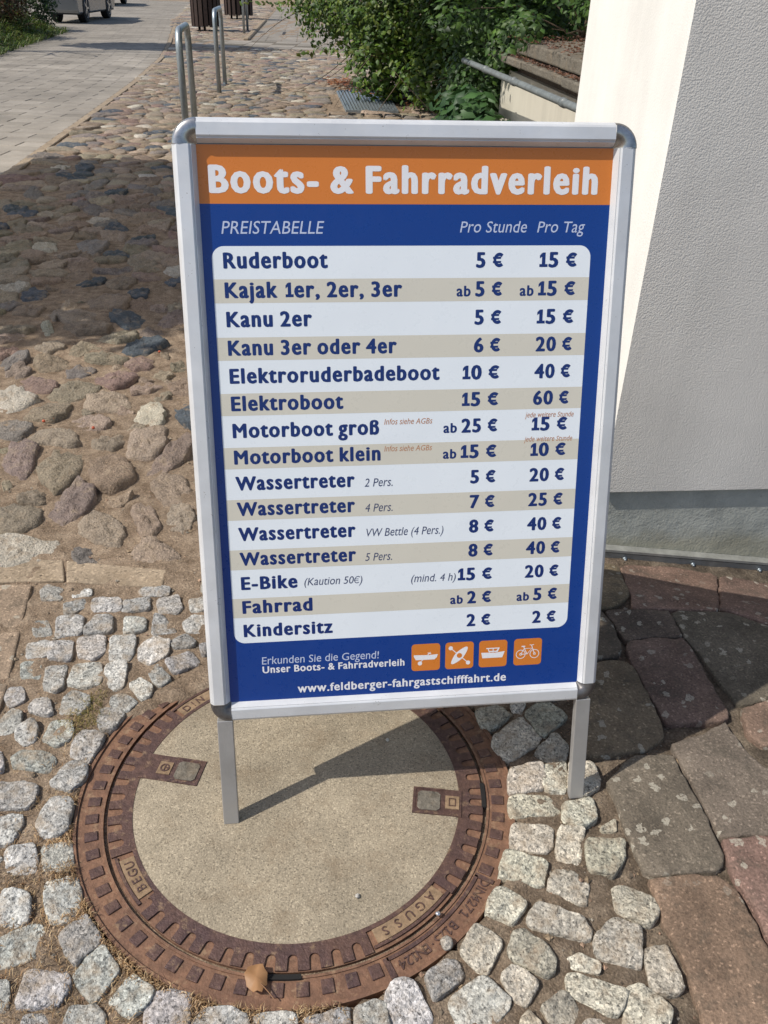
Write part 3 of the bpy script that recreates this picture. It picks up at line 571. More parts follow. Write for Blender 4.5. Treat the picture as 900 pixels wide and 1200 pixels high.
# ---------------------------------------------------------------- fieldstone cobbles
SC = dict(p=(.25, .19, .155), o=(.265, .225, .155), b=(.27, .20, .14), t=(.33, .27, .195), T=(.36, .275, .20), P=(.35, .265, .20), w=(.50, .45, .36), g=(.22, .19, .165), s=(.085, .10, .115), r=(.27, .18, .145))
cob = tag(empty('cobblestone_paving'), kind='structure')
def field_geo(p, big, sd, base=0):
    A = polyc(p)[2]; h = min(.017, .12 * math.sqrt(A)) * rnd.uniform(.75, 1.2)
    prof = [(1.06, -.04), (1.01, -.002), (.955, h * .5), (.88, h * .84), (.70, h * .97), (.45, h * 1.02), (.2, h * 1.04)] if big else [(1.04, -.02), (.97, h * .25), (.82, h * .8), (.45, h * 1.02)]
    return stone(p, prof, 26 if big else 10, .18, .0125 if big else .008, 1, base - .002, -.015, sd)
far = MB(); tr = []
for i, (t, f) in enumerate(STONES):
    p = ccw(pairs(f)); c = polyc(p); p = [(c[0] + (a - c[0]) * 1.11, c[1] + (b - c[1]) * 1.11) for a, b in p]; tr.append((c[0], c[1], math.sqrt(c[2]) * .5)); vs, fs = field_geo(p, True, i)
    mesh('cobblestone', vs, fs, FIELD, cob, True, vcol=vt(vs, vary(SC[t], .08)))
for i in range(2600):        # small stones bedded between the big ones
    y = rnd.uniform(1.72, 3.75); x = rnd.uniform(kx(y) + .1, .3 if y < 2.4 else .4); r = rnd.uniform(.016, .05)
    if x < -.62 * y - .05 or blocked(x, y, r * .62, tr): continue
    if len(tr) > 215: break
    tr.append((x, y, r)); a0 = rnd.uniform(0, 6.28); el = rnd.uniform(.6, 1)
    p = [(x + r * math.cos(a0 + t) * rnd.uniform(.8, 1.15), y + r * el * math.sin(a0 + t) * rnd.uniform(.8, 1.15)) for t in [k_ * PI / 3 for k_ in range(6)]]
    vs, fs = field_geo(ccw(p), True, 900 + i, -.003); mesh('cobblestone', vs, fs, FIELD, cob, True, vcol=vt(vs, vary(SC[rnd.choice('tTPobtT')], .12)))
sites = []; y = 1.95
keys = list('bbbtttTgPprogwbo')
def right_edge(y): return 0.42 if y < 2.5 else .42 + .35 * sstep(2.5, 4, y) if y < 5 else .6 + .0 * y
def cell(y): return .145 if y < 8 else (.165 if y < 14 else (.22 if y < 24 else .34))
row = 0
while y < 44:
    s = cell(y); x = kx(y) + .16 + rnd.uniform(0, .1); row += 1
    xe = right_edge(y) if y < 10 else (1.0 if y < 20.4 else -3.3 - (y - 20.5) * .102)
    while x < xe:
        sites.append((x + rnd.uniform(-.045, .045) + (row % 2) * s * .5, y + rnd.uniform(-.04, .04))); x += s * rnd.uniform(.95, 1.3)
    y += s * .78
sites = [s_ for s_ in sites if not (s_[1] < 3 and s_[0] > .2) and not (18.2 < s_[1] < 20.5) and not (s_[1] > 20.4 and s_[0] > min(-3.35 - (s_[1] - 20.5) * .102, 9)) and not (-.9 < s_[0] < .3 and 9.6 < s_[1] < 12.2)]
grid = {}
for i, (x, y) in enumerate(sites): grid.setdefault((int(x // .4), int(y // .4)), []).append(i)
cells = []
for i, (x, y) in enumerate(sites):
    if blocked(x, y, .05, tr): continue
    e_ = .2 if y < 24 else .3; P = [(x - e_, y - e_), (x + e_, y - e_), (x + e_, y + e_), (x - e_, y + e_)]
    gi, gj = int(x // .4), int(y // .4)
    nb = [sites[k] for a in (-1, 0, 1) for b in (-1, 0, 1) for k in grid.get((gi + a, gj + b), []) if k != i] + [(2 * a - x if False else a, b) for a, b, r in tr if math.hypot(a - x, b - y) < .4]
    for (u, v) in nb:
        mx, my = (x + u) / 2, (y + v) / 2; dx, dy = u - x, v - y; Q = []
        for a in range(len(P)):
            p0 = P[a]; p1 = P[(a + 1) % len(P)]; d0 = (p0[0] - mx) * dx + (p0[1] - my) * dy; d1 = (p1[0] - mx) * dx + (p1[1] - my) * dy
            if d0 <= 0: Q.append(p0)
            if d0 * d1 < 0: t_ = d0 / (d0 - d1); Q.append((p0[0] + (p1[0] - p0[0]) * t_, p0[1] + (p1[1] - p0[1]) * t_))
        P = Q
        if len(P) < 3: break
    if len(P) < 3 or polyc(P)[2] < .004: continue
    cx, cy, A = polyc(P); sh = rnd.uniform(.90, .98); P = ccw([(cx + (a - cx) * sh, cy + (b - cy) * sh) for a, b in P])
    vis = (cx < -.2 - (cy - 3.4) * .22) or cy > 7
    d = math.hypot(cx, cy); cells.append((-(A / d ** 3) * (1 if vis else .01), P))
cells.sort(key=lambda c: c[0])
for i, (q_, P) in enumerate(cells):
    y0 = polyc(P)[1]; t = rnd.choice(keys); cc = vary(SC[t], .15)
    if rnd.random() < .06: cc = vary(SC['s'], .2)
    vs, fs = field_geo(P, i < 260, 100 + i)
    if i < 85: mesh('cobblestone', vs, fs, FIELD, cob, True, vcol=vt(vs, cc))
    else: far.add(vs, fs, cc)
tag(far.build('far_cobblestones', FIELD, cob, True), kind='stuff')
# ---------------------------------------------------------------- the road of concrete blocks and its kerb
road = tag(empty('block_road'), kind='structure')
pm = None; farp = MB(); cnt = 0; cand = []
ang = math.radians(4)
for r in range(0, 215):
    for c_ in range(-3, 26):
        u = -c_ * .404 + (r % 2) * .202; v = 3.0 + r * .204
        yb = v; xk = kx(yb) - .045; X = xk + u - .2; Y = yb + (u) * math.sin(ang) * -1 * .5
        if c_ < 0 or X < kx(Y) - 6.0 - max(0, Y - 20) * .25: continue
        vis = X > -.45 * Y - .4
        hf = (c_ == 0 and r % 2 == 1); cand.append((Y + (0 if vis else 60), X - (.101 if hf else 0), Y, .49 if hf else 1))
cand.sort()
for i, (k_, X, Y, hs) in enumerate(cand):
    dz = rnd.uniform(-.0015, .0015)
    if i < 290:
        if pm is None:
            b = MB(); b.box(-.1985, .1985, -.0985, .0985, -.06, 0)
            o = b.build('paving_block', PAV, road); bevel(o, .004, 1); pm = o; o.location = (X, Y, dz)
        else: o = pm.copy(); COL.objects.link(o); o.location = (X, Y, dz)
        o.rotation_euler = (0, 0, math.radians(-1.5)); o.scale.x = hs
    elif Y < 52: farp.box(X - .1985 * hs, X + .1985 * hs, Y - .0985, Y + .0985, -.06, dz)
tag(farp.build('far_paving_blocks', PAV, road), kind='stuff')
for side, wd, off in (('a', .075, 0.0),):
    for i in range(60):
        y0 = -1 + i * .8; y1 = y0 + .79; b = MB()
        b.add(*prism([(kx(y0) - wd / 2, y0), (kx(y0) + wd / 2, y0), (kx(y1) + wd / 2, y1), (kx(y1) - wd / 2, y1)], -.1, .014)); o = b.build('kerb_stone', KERB, road); bevel(o, .006, 1)
# cross strip of slabs, and the footpath beyond it
strip = tag(empty('slab_strip'), kind='structure')
for i in range(14):
    for j in range(4):
        x = -4.55 + i * .5; y = 18.35 + j * .51 + .0 * i
        if x < kx(y) + .1: continue
        b = MB(); b.box(x, x + .485, y, y + .495, -.05, .004 + rnd.uniform(-.002, .002)); b.build('slab', PAV if (i + j) % 3 else SLABM, strip)
path = tag(empty('footpath'), kind='structure'); pb = MB()
for i in range(11):
    for j in range(70):
        x = -3.15 + i * .33 - j * .0315; y = 20.42 + j * .33
        if (i + j) % 1 == 0: pb.box(x, x + .315, y, y + .315, -.05, .002 + rnd.uniform(-.002, .002))
tag(pb.build('path_slabs', PAV, path), kind='stuff')
for j in range(22): b = MB(); b.box(-3.30 - j * .031 * 1.2, -3.18 - j * .031 * 1.2, 20.5 + j * .4, 20.85 + j * .4, -.1, .05); o = b.build('edging_stone', KERB, path); bevel(o, .02, 1)
# ---------------------------------------------------------------- lettering
GC = {}
def _fm(txt, off, sc=1):
    c = bpy.data.curves.new('t', 'FONT'); c.body = txt; c.size = 1; c.offset = off; c.resolution_u = 3
    o = bpy.data.objects.new('t', c); COL.objects.link(o); dg = bpy.context.evaluated_depsgraph_get(); e = o.evaluated_get(dg); me = e.to_mesh()
    v = [(a.co.x, a.co.y) for a in me.vertices]; f = [tuple(p.vertices) for p in me.polygons]; e.to_mesh_clear(); bpy.data.objects.remove(o); bpy.data.curves.remove(c); return v, f
def bbx(v): return (min(a[0] for a in v), max(a[0] for a in v))
BASE = {}
def glyph(ch, bold):
    k = (ch, bold)
    if k in GC: return GC[k]
    if 'w' not in BASE: v, _ = _fm('||', 0); a, b = bbx(v); BASE['w'] = b - a; v, _ = _fm('H', 0); BASE['cap'] = max(a[1] for a in v)
    cap = BASE['cap']
    v, _ = _fm('|' + ch + '|', 0); a, b = bbx(v); adv = b - a - BASE['w']
    sw = .075 + bold * 2
    if ch == '1':
        w = sw; x = .30; V = [(x - w / 2, 0), (x + w / 2, 0), (x + w / 2, cap), (x - w * .25, cap), (x - w / 2, cap - .05)]
        V2 = [(x - .19, cap * .80), (x - .19, cap * .80 - w * .85), (x - w / 2 + .005, cap * .86 - w * .55), (x - w / 2 + .005, cap * .985)]
        V3 = [(x - .2, 0), (x + .2, 0), (x + .2, w * .82), (x - .2, w * .82)]
        if bold < .01: vs = V + V2; fs = [(0, 1, 2, 3, 4), (5, 6, 7, 8)]
        else: vs = V + V2 + [(a, b + .0) for a, b in V3]; fs = [(0, 1, 2, 3, 4), (5, 6, 7, 8), (9, 10, 11, 12)]
        vs = [(a, b, (i_ >= 5) + (i_ >= 9)) for i_, (a, b) in enumerate(vs)]; r = (vs, fs, .54 if bold > .01 else .46)
    elif ch == '€':
        w = sw * .95; cx = .33; cy = cap / 2; R = cap / 2 - w / 2; vs = []; fs = []; n = 22
        for i in range(n + 1):
            a = math.radians(48 + (312 - 48) * i / n)
            for rr in (R - w / 2, R + w / 2): vs.append((cx + .88 * rr * math.cos(a), cy + rr * math.sin(a)))
        for i in range(n): fs.append((2 * i, 2 * i + 1, 2 * i + 3, 2 * i + 2))
        for dy in (.055 + w * .28, -.055 - w * .28):
            k0 = len(vs); vs += [(.0, cy + dy - w * .32), (.40, cy + dy - w * .32), (.43, cy + dy + w * .32), (.0, cy + dy + w * .32)]; fs.append((k0, k0 + 1, k0 + 2, k0 + 3))
        vs = [(a, b, 0 if i_ < 2 * n + 2 else 2 + (i_ - 2 * n - 2) // 4) for i_, (a, b) in enumerate(vs)]; r = (vs, fs, .56)
    elif ch == ' ': r = ([], [], max(adv, .18))
    else:
        v, f = _fm(ch, 0)
        if ch.islower() or ch == 'ß':      # taller small letters, as in the printed face
            if 'x' not in BASE: q, _ = _fm('x', 0); BASE['x'] = max(a[1] for a in q)
            xh = BASE['x']; nx_ = cap * .755
            v = [(a, b * nx_ / xh if b <= xh else nx_ + (b - xh) * (cap * 1.06 - nx_) / max(.01, cap * 1.03 - xh)) for a, b in v]
        if bold > .012:
            V = []; F = []; k9 = [(0, 0)] + [(math.cos(q * PI / 4), math.sin(q * PI / 4)) for q in range(8)]
            for q, (du, dv) in enumerate(k9): n0 = len(V); V += [(a + du * bold * 1.05, b + dv * bold * .55, q) for a, b in v]; F += [tuple(i + n0 for i in g) for g in f]
            v, f = V, F
        r = (v, f, adv + bold * 1.9)
    GC[k] = r; return r
def text_flat(s, bold=0.0):
    x = 0; V = []; F = []; lay = []
    for ch in s:
        v, f, adv = glyph(ch, bold); n = len(V); V += [(a[0] + x, a[1]) for a in v]; F += [tuple(i + n for i in g) for g in f]; lay += [(a[2] if len(a) > 2 else 0) for a in v]; x += adv
    return V, F, x, lay
# ---------------------------------------------------------------- manhole cover
man = empty('manhole_cover', (MC.x, MC.y, -.0055)); tag(man, 'round rusty iron manhole cover with a concrete centre under the price board', 'manhole cover')
def rings(f0, f1, z0, z1, a0=0, a1=360, n=240, wall=True):
    vs = []; fs = []; full = abs(a1 - a0) >= 360; m = n if full else n + 1
    for i in range(m):
        d = a0 + (a1 - a0) * i / n; a = math.radians(d); ri = f0(d) if callable(f0) else f0; ro = f1(d) if callable(f1) else f1
        for r, z in ((ri, z0), (ri, z1), (ro, z1), (ro, z0)): vs.append((r * math.cos(a), r * math.sin(a), z))
    for i in range(n):
        j = (i + 1) % m; a = 4 * i; b = 4 * j
        for k in range(3): fs.append((a + k, a + k + 1, b + k + 1, b + k))
    if not full: fs += [(0, 1, 2, 3), (4 * m - 1, 4 * m - 2, 4 * m - 3, 4 * m - 4)]
    return vs, fs
def angin(d, a, b): d = (d - a) % 360; return d <= (b - a) % 360
zb = .0015
b = MB(); b.add(*rings(.3275, MR, -.08, zb)); b.add(*rings(MR - .004, MR + .0015, -.08, zb + .0035)); b.add(*rings(.3275, .3315, -.08, zb + .002))
fr = b.build('frame_ring', RUST, man)
for i in range(61):
    d = -89.1 + 5.86 * i
    if angin(d, -63.5, -25.5) or d > 268: continue
    ins = 13 if angin(d, 90, 150) else 0
    b = MB(); t = math.radians(1.52)
    for sgn_ in (0,):
        pl = [(.3365, -t), (.3575, -t * .97), (.3575, t * .97), (.3365, t)]
        q = [(r * math.cos(a), r * math.sin(a)) for r, a in pl]; b.add(*prism(q, 0, zb + .0026))
    if i == 0: st0 = b.build('tread_stud', IRON, fr); bevel(st0, .0008, 1); o = st0
    else: o = st0.copy(); COL.objects.link(o)
    o.rotation_euler = (0, 0, math.radians(d))
b = MB(); b.add(*rings(.335, .3405, 0, zb + .0022, -62, -27.5, 40)); b.add(*rings(.335, .366, 0, zb + .0022, -63, -61.6, 2)); b.add(*rings(.335, .366, 0, zb + .0022, -28, -26.8, 2))
b.build('plate_border', IRON, fr)
def ring_text(s, r, dmid, pitch, size, z, name, par, m=IRON):
    mb = MB(); n = len(s)
    for i, ch in enumerate(s):
        if ch == ' ': continue
        d = dmid - (i - (n - 1) / 2) * pitch; a = math.radians(d); V, F, x, _ = text_flat(ch, .010); cx = x / 2
        er = Vector((math.cos(a), math.sin(a))); et = Vector((math.sin(a), -math.cos(a)))
        P = [Vector((0, 0)) + er * (r + (v - .34) * size) + et * (u - cx) * size for u, v in V]
        k = len(P); mb.add([(p.x, p.y, z) for p in P] + [(p.x, p.y, z - .0015) for p in P], [f for f in F])
        ed = {}
        for f in F:
            for q in range(len(f)): e = (f[q], f[(q + 1) % len(f)]); ed[e] = 1
        mb.f += [(e[1] + len(mb.v) - 2 * k, e[0] + len(mb.v) - 2 * k, e[0] + len(mb.v) - k, e[1] + len(mb.v) - k) for e in ed if (e[1], e[0]) not in ed]
    mb.build(name, m, par)
ring_text('DIN4271', .3535, -33.6, 1.72, .0215, zb + .0016, 'lettering', fr); ring_text('B125·EN124', .3535, -51.2, 1.78, .0215, zb + .0016, 'lettering', fr)
b = MB(); b.add(*rings(.3212, .3282, -.08, -.0035)); b.build('gap', SAND, man)
b = MB(); b.add(*rings(.2808, .3215, -.08, zb + .0005)); cv = b.build('cover_ring', RUST, man)
plates = [(-152.5, -134.5), (-64, -36.5), (108, 146), (164, 179), (-12, 3)]
def outer(d):
    for a, c in plates[:3]:
        if angin(d, a, c): return .2872 if a > 100 or True else 0
    k = (d + 99.4) / 5.93; f = abs(k - round(k)) * 5.93 * math.pi / 180 * .305
    hw = .0074
    if f >= hw: return .3205
    return .3035 - math.sqrt(max(0, hw * hw - f * f)) * .9 if f < hw else .3205
b = MB(); b.add(*rings(.2805, outer, -.01, zb + .0036, n=2880)); b.build('notched_rim', IRON, cv)
def plate(a0, a1, s, pitch):
    b = MB(); b.add(*rings(.2875, .3105, 0, zb + .0028, a0, a1, 40)); p = b.build('name_plate', m_plate, cv)
    b = MB(); b.add(*rings(.3118, .3165, 0, zb + .0036, a0 - 1.5, a1 + 1.5, 40)); b.build('plate_edge', IRON, cv)
    ring_text(s, .2985, (a0 + a1) / 2, pitch, .0205, zb + .0040, 'lettering', cv)
m_plate = m_iron('sanded_iron', (.21, .135, .075), (.27, .185, .11), .8, .1)
plate(-150.6, -135.8, 'BEGU', 3.1); plate(-62, -38, 'AGUSS', 4.3); plate(109, 144.5, 'DIN 19596 -', 3.0)
# concrete disc with the two iron lifting keys let into it
b = MB(); n = 160; vs = [(0, 0, .0062)]; fs = []
for rr, zz in ((.1, .0062), (.2, .006), (.272, .0056), (.2812, .004)):
    for i in range(n): a = 2 * PI * i / n; vs.append((rr * math.cos(a), rr * math.sin(a), zz))
for i in range(n): fs.append((0, 1 + i, 1 + (i + 1) % n))
for k in range(3):
    for i in range(n): a = 1 + k * n + i; c = 1 + k * n + (i + 1) % n; fs.append((a, a + n, c + n, c))
mesh('concrete_fill', vs, fs, COVC, man, True)
for deg, r0 in ((171.6, .176), (-4.3, .200)):
    A_ = math.radians(deg); K = lambda x, y, z: (x * math.cos(A_) - y * math.sin(A_), x * math.sin(A_) + y * math.cos(A_), z)
    b = MB(); wv = .0275; b.box(r0, .284, -wv, wv, -.01, .0068, K); b.box(r0, r0 + .0045, -wv, wv, -.01, .0078, K); b.box(r0 + .0045, r0 + .055, wv - .004, wv, -.01, .0078, K); b.box(r0 + .0045, r0 + .055, -wv, -wv + .004, -.01, .0078, K)
    ky = b.build('lifting_key', IRON, man)
    pk = resample([(r0 + .008, -.0195), (r0 + .047, -.0195), (r0 + .047, .0195), (r0 + .008, .0195)], 20, 1); vs, fs = prism(pk, 0, .0082, K); mesh('key_infill', vs, fs, SLABM, ky)
    c0 = r0 + .064; b = MB(); b.box(c0 - .008, c0 + .016, -.0135, .0135, 0, .0082, K); b.build('key_plate', m_plate, ky)
    b = MB(); cc = c0 + .004
    if r0 < .19:
        V, F = rings(.006, .0085, .008, .0092, n=20); b.add([K(x + cc, y, z) for x, y, z in V], F); b.box(cc - .001, cc + .001, -.006, .006, .008, .0092, K); b.box(cc - .006, cc, -.001, .001, .008, .0094, K)
    else:
        for x0, x1, y0, y1 in ((-.006, -.0045, -.008, .008), (.0045, .006, -.008, .008), (-.0045, .0045, -.008, -.0065), (-.0045, .0045, .0065, .008)): b.box(cc + x0, cc + x1, y0, y1, .008, .0092, K)
    b.build('key_mark', IRON, ky)
b = MB()
for a0, a1, r in ((-92.5, -83.5, .3295), (-4.5, 4.5, .3225)): b = MB(); b.add(*rings(r - .0035, r + .0038, 0, zb + .0044, a0, a1, 14)); b.build('lifting_slot', DARK, man)
# ---------------------------------------------------------------- the price board
LEAN = .27001; SL, CL = math.sin(LEAN), math.cos(LEAN); YAW = .12616; W2 = .31884; B0 = .1895; HH = .8935; T0 = B0 + HH
sign = empty('price_board', (.05659, .9568, .0006), YAW); tag(sign, 'aluminium pavement board with a blue and orange boat and bicycle hire price list', 'a-frame sign')
def P(u, v, w_=0): return (u, v * SL - w_ * CL, v * CL + w_ * SL)
HY = 2 * T0 * SL + .012
L2 = math.radians(22.5); YH, ZH = T0 * SL + .046, T0 * CL - .012
V2 = T0 - ZH / math.cos(L2)                  # foot of the longer rear legs
def P2(u, v, w_=0): return (u, YH + (T0 - v) * math.sin(L2) + w_ * math.cos(L2), ZH - (T0 - v) * math.cos(L2) + w_ * math.sin(L2))
PROF = [(0, -.024), (0, -.0105), (.0010, -.0070), (.0042, -.0024), (.0072, -.0005), (.0225, 0), (.0243, -.0010), (.0248, -.0026), (.0262, -.0022), (.0300, -.0085), (.0316, -.0112), (.0316, -.024)]
def rail(Pf, side, nm='frame_profile'):
    vs = []; n = len(PROF); cw = .0335
    for e in (0, 1):
        for t, w_ in PROF:
            if side in 'lr': sg = -1 if side == 'l' else 1; u = sg * (W2 - t); v = (B0 + cw) if e == 0 else (T0 - cw)
            else: v = (B0 + t) if side == 'b' else (T0 - t); u = (-W2 + cw) if e == 0 else (W2 - cw)
            if side in 'bt' and t > .0235: u += (.0012 if e == 0 else -.0012) * 0
            vs.append(Pf(u, v, w_))
    fs = [(i, i + 1, n + i + 1, n + i) for i in range(n - 1)] + [tuple(range(n)), tuple(range(n, 2 * n))[::-1]]
    return mesh(nm, vs, fs, ALU, sign)
def corner(Pf, sx, top, m):
    vs = []; n = 10; R_ = .0325; cw = .0333; prof = [(1.0, -.024), (1.0, -.010), (.965, -.004), (.88, -.0008), (.70, .0004), (.38, -.0002), (.32, -.003), (.08, -.009), (.02, -.0112)]
    cu = sx * (W2 - cw); cv_ = (T0 - cw) if top else (B0 + cw); fs = []
    for i in range(n + 1):
        a = PI / 2 * i / n
        for r, w_ in prof: vs.append(Pf(cu + sx * r * cw * math.cos(a), cv_ + (1 if top else -1) * r * cw * math.sin(a), w_))
    k = len(prof)
    for i in range(n):
        for j in range(k - 1): fs.append((i * k + j, i * k + j + 1, (i + 1) * k + j + 1, (i + 1) * k + j))
    return mesh('corner_cap', vs, fs, m, sign, True)
CHD = m_plain('dark_corner_plastic', (.16, .15, .145), .35, .6, var=.4, sc=60)
for Pf in (P, P2):
    for s in 'lrbt': rail(Pf, s)
    for sx in (-1, 1): corner(Pf, sx, True, CHR); corner(Pf, sx, False, CHD)
    for sx in (-1, 1):
        b = MB(); u0, u1 = sorted((sx * (W2 - .0095), sx * (W2 - .0345))); b.box(u0, u1, 0 if Pf is P else V2, B0 + .004, -.0145, -.0005, Pf); o = b.build('leg', ALU2, sign); bevel(o, .0012, 2)
        b = MB(); vv0 = 0 if Pf is P else V2; b.box(u0 + .0012, u1 - .0012, vv0 - .001, vv0 + .004, -.0155, -.0035, Pf); b.build('rubber_foot', DARK, o)
    b = MB(); b.box(-W2 + .028, W2 - .028, B0 + .028, T0 - .028, -.020, -.0135, Pf); b.build('backing_panel', m_plain('pressed_panel', (.30, .31, .32), .5) if Pf is P else ALU2, sign)
for sx in (-1, 1):
    b = MB(); u = sx * (W2 - .05); b.box(u - .03, u + .03, T0 * SL + .020, T0 * SL + .050, T0 * CL - .075, T0 * CL - .04); b.build('hinge', ALU2, sign)
BLUE = m_print('blue_print', (.003, .042, .235)); ORNG = m_print('orange_print', (.66, .20, .028)); WHT = m_print('white_print', (.82, .86, .885)); BEI = m_print('beige_print', (.66, .62, .52))
NAVY = m_print('navy_ink', (.005, .026, .15)); OINK = m_print('orange_ink', (.50, .22, .10)); WINK = m_print('white_ink', (.80, .79, .80)); LINK = m_print('pale_blue_ink', (.52, .58, .74)); GINK = m_print('grey_ink', (.06, .075, .15))
PW = -.0115
def PP(u, v, w_): t = 1.00933; return P(-.178 + (u + .177) * t, .9072 + (v + .0012 - .9072) * t, w_)     # print lies behind the frame face
def sheet(name, poly, w_, m, par):
    vs = [PP(u, v, w_) for u, v in poly]; return mesh(name, vs, [tuple(range(len(vs)))], m, par)
def rr(u0, u1, v0, v1, r, n=8):
    out = []
    for cx, cy, a0 in ((u1 - r, v1 - r, 0), (u0 + r, v1 - r, 90), (u0 + r, v0 + r, 180), (u1 - r, v0 + r, 270)):
        for i in range(n + 1): a = math.radians(a0 + 90 * i / n); out.append((cx + r * math.cos(a), cy + r * math.sin(a)))
    return out
pos = sheet('poster', [(-.2885, .2245), (.2885, .2245), (.2885, 1.0475), (-.2885, 1.0475)], PW, BLUE, sign)
sheet('header_band', [(-.2885, .9738), (.2885, .9738), (.2885, 1.0475), (-.2885, 1.0475)], PW + .00006, ORNG, pos)
sheet('price_panel', rr(-.2730, .2605, .3275, .9195, .0165), PW + .00006, WHT, pos)
for i in range(1, 15, 2):
    vb = .8908 - .03945 * i; sheet('row_stripe', [(-.2730, vb - .0075), (.2605, vb - .0075), (.2605, vb + .0245), (-.2730, vb + .0245)], PW + .00012, BEI, pos)
def put(s, u0, v, wd=None, cap=.0198, bold=.046, ital=0, m=NAVY, right=False, par=None):
    V, F, x, lay = text_flat(s, bold); a, b_ = bbx(V); sy = cap / BASE['cap']; sx = (wd / (b_ - a)) if wd else sy
    off = u0 - (b_ if right else a) * sx
    vs = [PP(off + p[0] * sx + ital * p[1] * sy, v + p[1] * sy, PW + .00022 + .000006 * q) for p, q in zip(V, lay)]
    fs = F; o = mesh('lettering', vs, fs, m, par or pos)
    return sx
put('Boots- & Fahrradverleih', -.2715, .9885, .5360, .0328, .052, 0, WINK)
put('PREISTABELLE', -.2583, .9355, .1367, .0163, 0.0, .18, LINK)
put('Pro Stunde', .0700, .9370, .0945, .0145, .004, .18, LINK); put('Pro Tag', .1805, .9370, .0672, .0145, .004, .18, LINK)
NM = [('Ruderboot', .143), ('Kajak 1er, 2er, 3er', .2472), ('Kanu 2er', .1192), ('Kanu 3er oder 4er', .2396), ('Elektroruderbadeboot', .3026), ('Elektroboot', .1612), ('Motorboot groß', .2134), ('Motorboot klein', .2154), ('Wassertreter', .1763), ('Wassertreter', .1763), ('Wassertreter', .1766), ('Wassertreter', .1769), ('E-Bike', .0859), ('Fahrrad', .1079), ('Kindersitz', .1384)]
PR = [('5 €', '15 €', 0, 0), ('5 €', '15 €', 1, 1), ('5 €', '15 €', 0, 0), ('6 €', '20 €', 0, 0), ('10 €', '40 €', 0, 0), ('15 €', '60 €', 0, 0), ('25 €', '15 €', 1, 0), ('15 €', '10 €', 1, 0), ('5 €', '20 €', 0, 0), ('7 €', '25 €', 0, 0), ('8 €', '40 €', 0, 0), ('8 €', '40 €', 0, 0), ('15 €', '20 €', 0, 0), ('2 €', '5 €', 1, 1), ('2 €', '2 €', 0, 0)]
for i, ((nm, wd), (p1, p2, a1, a2)) in enumerate(zip(NM, PR)):
    v = .8908 - .03945 * i
    put(nm, -.2582, v, wd)
    for p_, ur, ab in ((p1, .1332, a1), (p2, .2408, a2)):
        wd2 = .0392 if len(p_) == 3 else .0548; put(p_, ur - wd2, v - .0006, wd2)
        if ab: put('ab', ur - wd2 - .0066 - .0205, v - .0006, .0205, .0135, .034)
for i, (s, wd) in {8: ('2 Pers.', .0424), 9: ('4 Pers.', .0424), 10: ('VW Bettle (4 Pers.)', .1205), 11: ('5 Pers.', .0415)}.items(): put(s, -.0674, .8908 - .03945 * i - .0010, wd, .0125, .001, .18, GINK)
put('(Kaution 50€)', -.1625, .4196, .0895, .0120, .001, .18, GINK); put('(mind. 4 h)', .0037, .4172, .0705, .0120, .001, .18, GINK)
for vv in (.6680, .6275): put('Infos siehe AGBs', -.0373, vv, .071, .0082, .001, .18, OINK)
for vv in (.6735, .6366): put('jede weitere Stunde', .1755, vv, .074, .0075, .001, .18, OINK)
def stroke(par, pts, wd, m, w_=PW + .0010, name='handwriting'):
    vs = []; fs = []
    for i, p in enumerate(pts):
        a = pts[max(i - 1, 0)]; c = pts[min(i + 1, len(pts) - 1)]; dx, dy = c[0] - a[0], c[1] - a[1]; L = math.hypot(dx, dy) or 1; nx_, ny_ = -dy / L * wd / 2, dx / L * wd / 2
        vs += [(p[0] + nx_, p[1] + ny_), (p[0] - nx_, p[1] - ny_)]
    fs = [(2 * i, 2 * i + 1, 2 * i + 3, 2 * i + 2) for i in range(len(pts) - 1)]; return vs, fs
put('Erkunden Sie die Gegend!', -.2325, .2893, .1850, .0125, -.002, .06, LINK)
put('Unser Boots- & Fahrradverleih', -.2321, .2742, .2265, .0113, .030, 0, WINK)
put('www.feldberger-fahrgastschifffahrt.de', -.1780, .2368, .3407, .0130, .030, 0, WINK)
# four picture tiles: rowing boat, kayak, motor boat, bicycle
def icon(cu, shapes, strokes):
    t = sheet('icon_tile', rr(cu - .0232, cu + .0232, .2630, .3102, .0055, 5), PW + .00010, ORNG, pos); k = 0; b = MB()
    for poly in shapes: b.add([PP(cu + x, .2866 + y, PW + .00018 + k * .00001) for x, y in poly], [tuple(range(len(poly)))]); k += 1
    for pts, wd in strokes: vs, fs = stroke(None, pts, wd, None); b.add([PP(cu + x, .2866 + y, PW + .00018 + k * .00001) for x, y in vs], fs); k += 1
    b.build('pictogram', WINK, t)
def circ(cx, cy, r, n=20, a0=0, a1=360): return [(cx + r * math.cos(math.radians(a0 + (a1 - a0) * i / n)), cy + r * math.sin(math.radians(a0 + (a1 - a0) * i / n))) for i in range(n + 1)]
icon(.0290, [[(-.0195, .0045), (-.0195, .0015), (-.016, -.0045), (.014, -.0045), (.018, -.001), (.0195, .0045), (.005, .0035)], circ(-.0095, -.0105, .0036, 12)[:-1]], [([(-.0095, -.009), (.0075, .0085)], .0012), ([(.003, .0075), (.0085, .0055)], .0014)])
ky_ = []
for s in (1, -1): ky_ += [(s * .0185 * math.cos(a) * .707 - s * .0065 * math.sin(a) * .707 * 1.0, s * .0185 * math.cos(a) * .707 + s * .0065 * math.sin(a) * .707) for a in [math.radians(-90 + 18 * i) for i in range(11)]][:-1]
hull = []
for i in range(24):
    a = 2 * PI * i / 24; L_ = .0195 * math.cos(a); wv = .0072 * math.sin(a) * (1 - .25 * abs(math.cos(a))); hull.append((L_ * .66 - wv * .75, L_ * .75 + wv * .66))
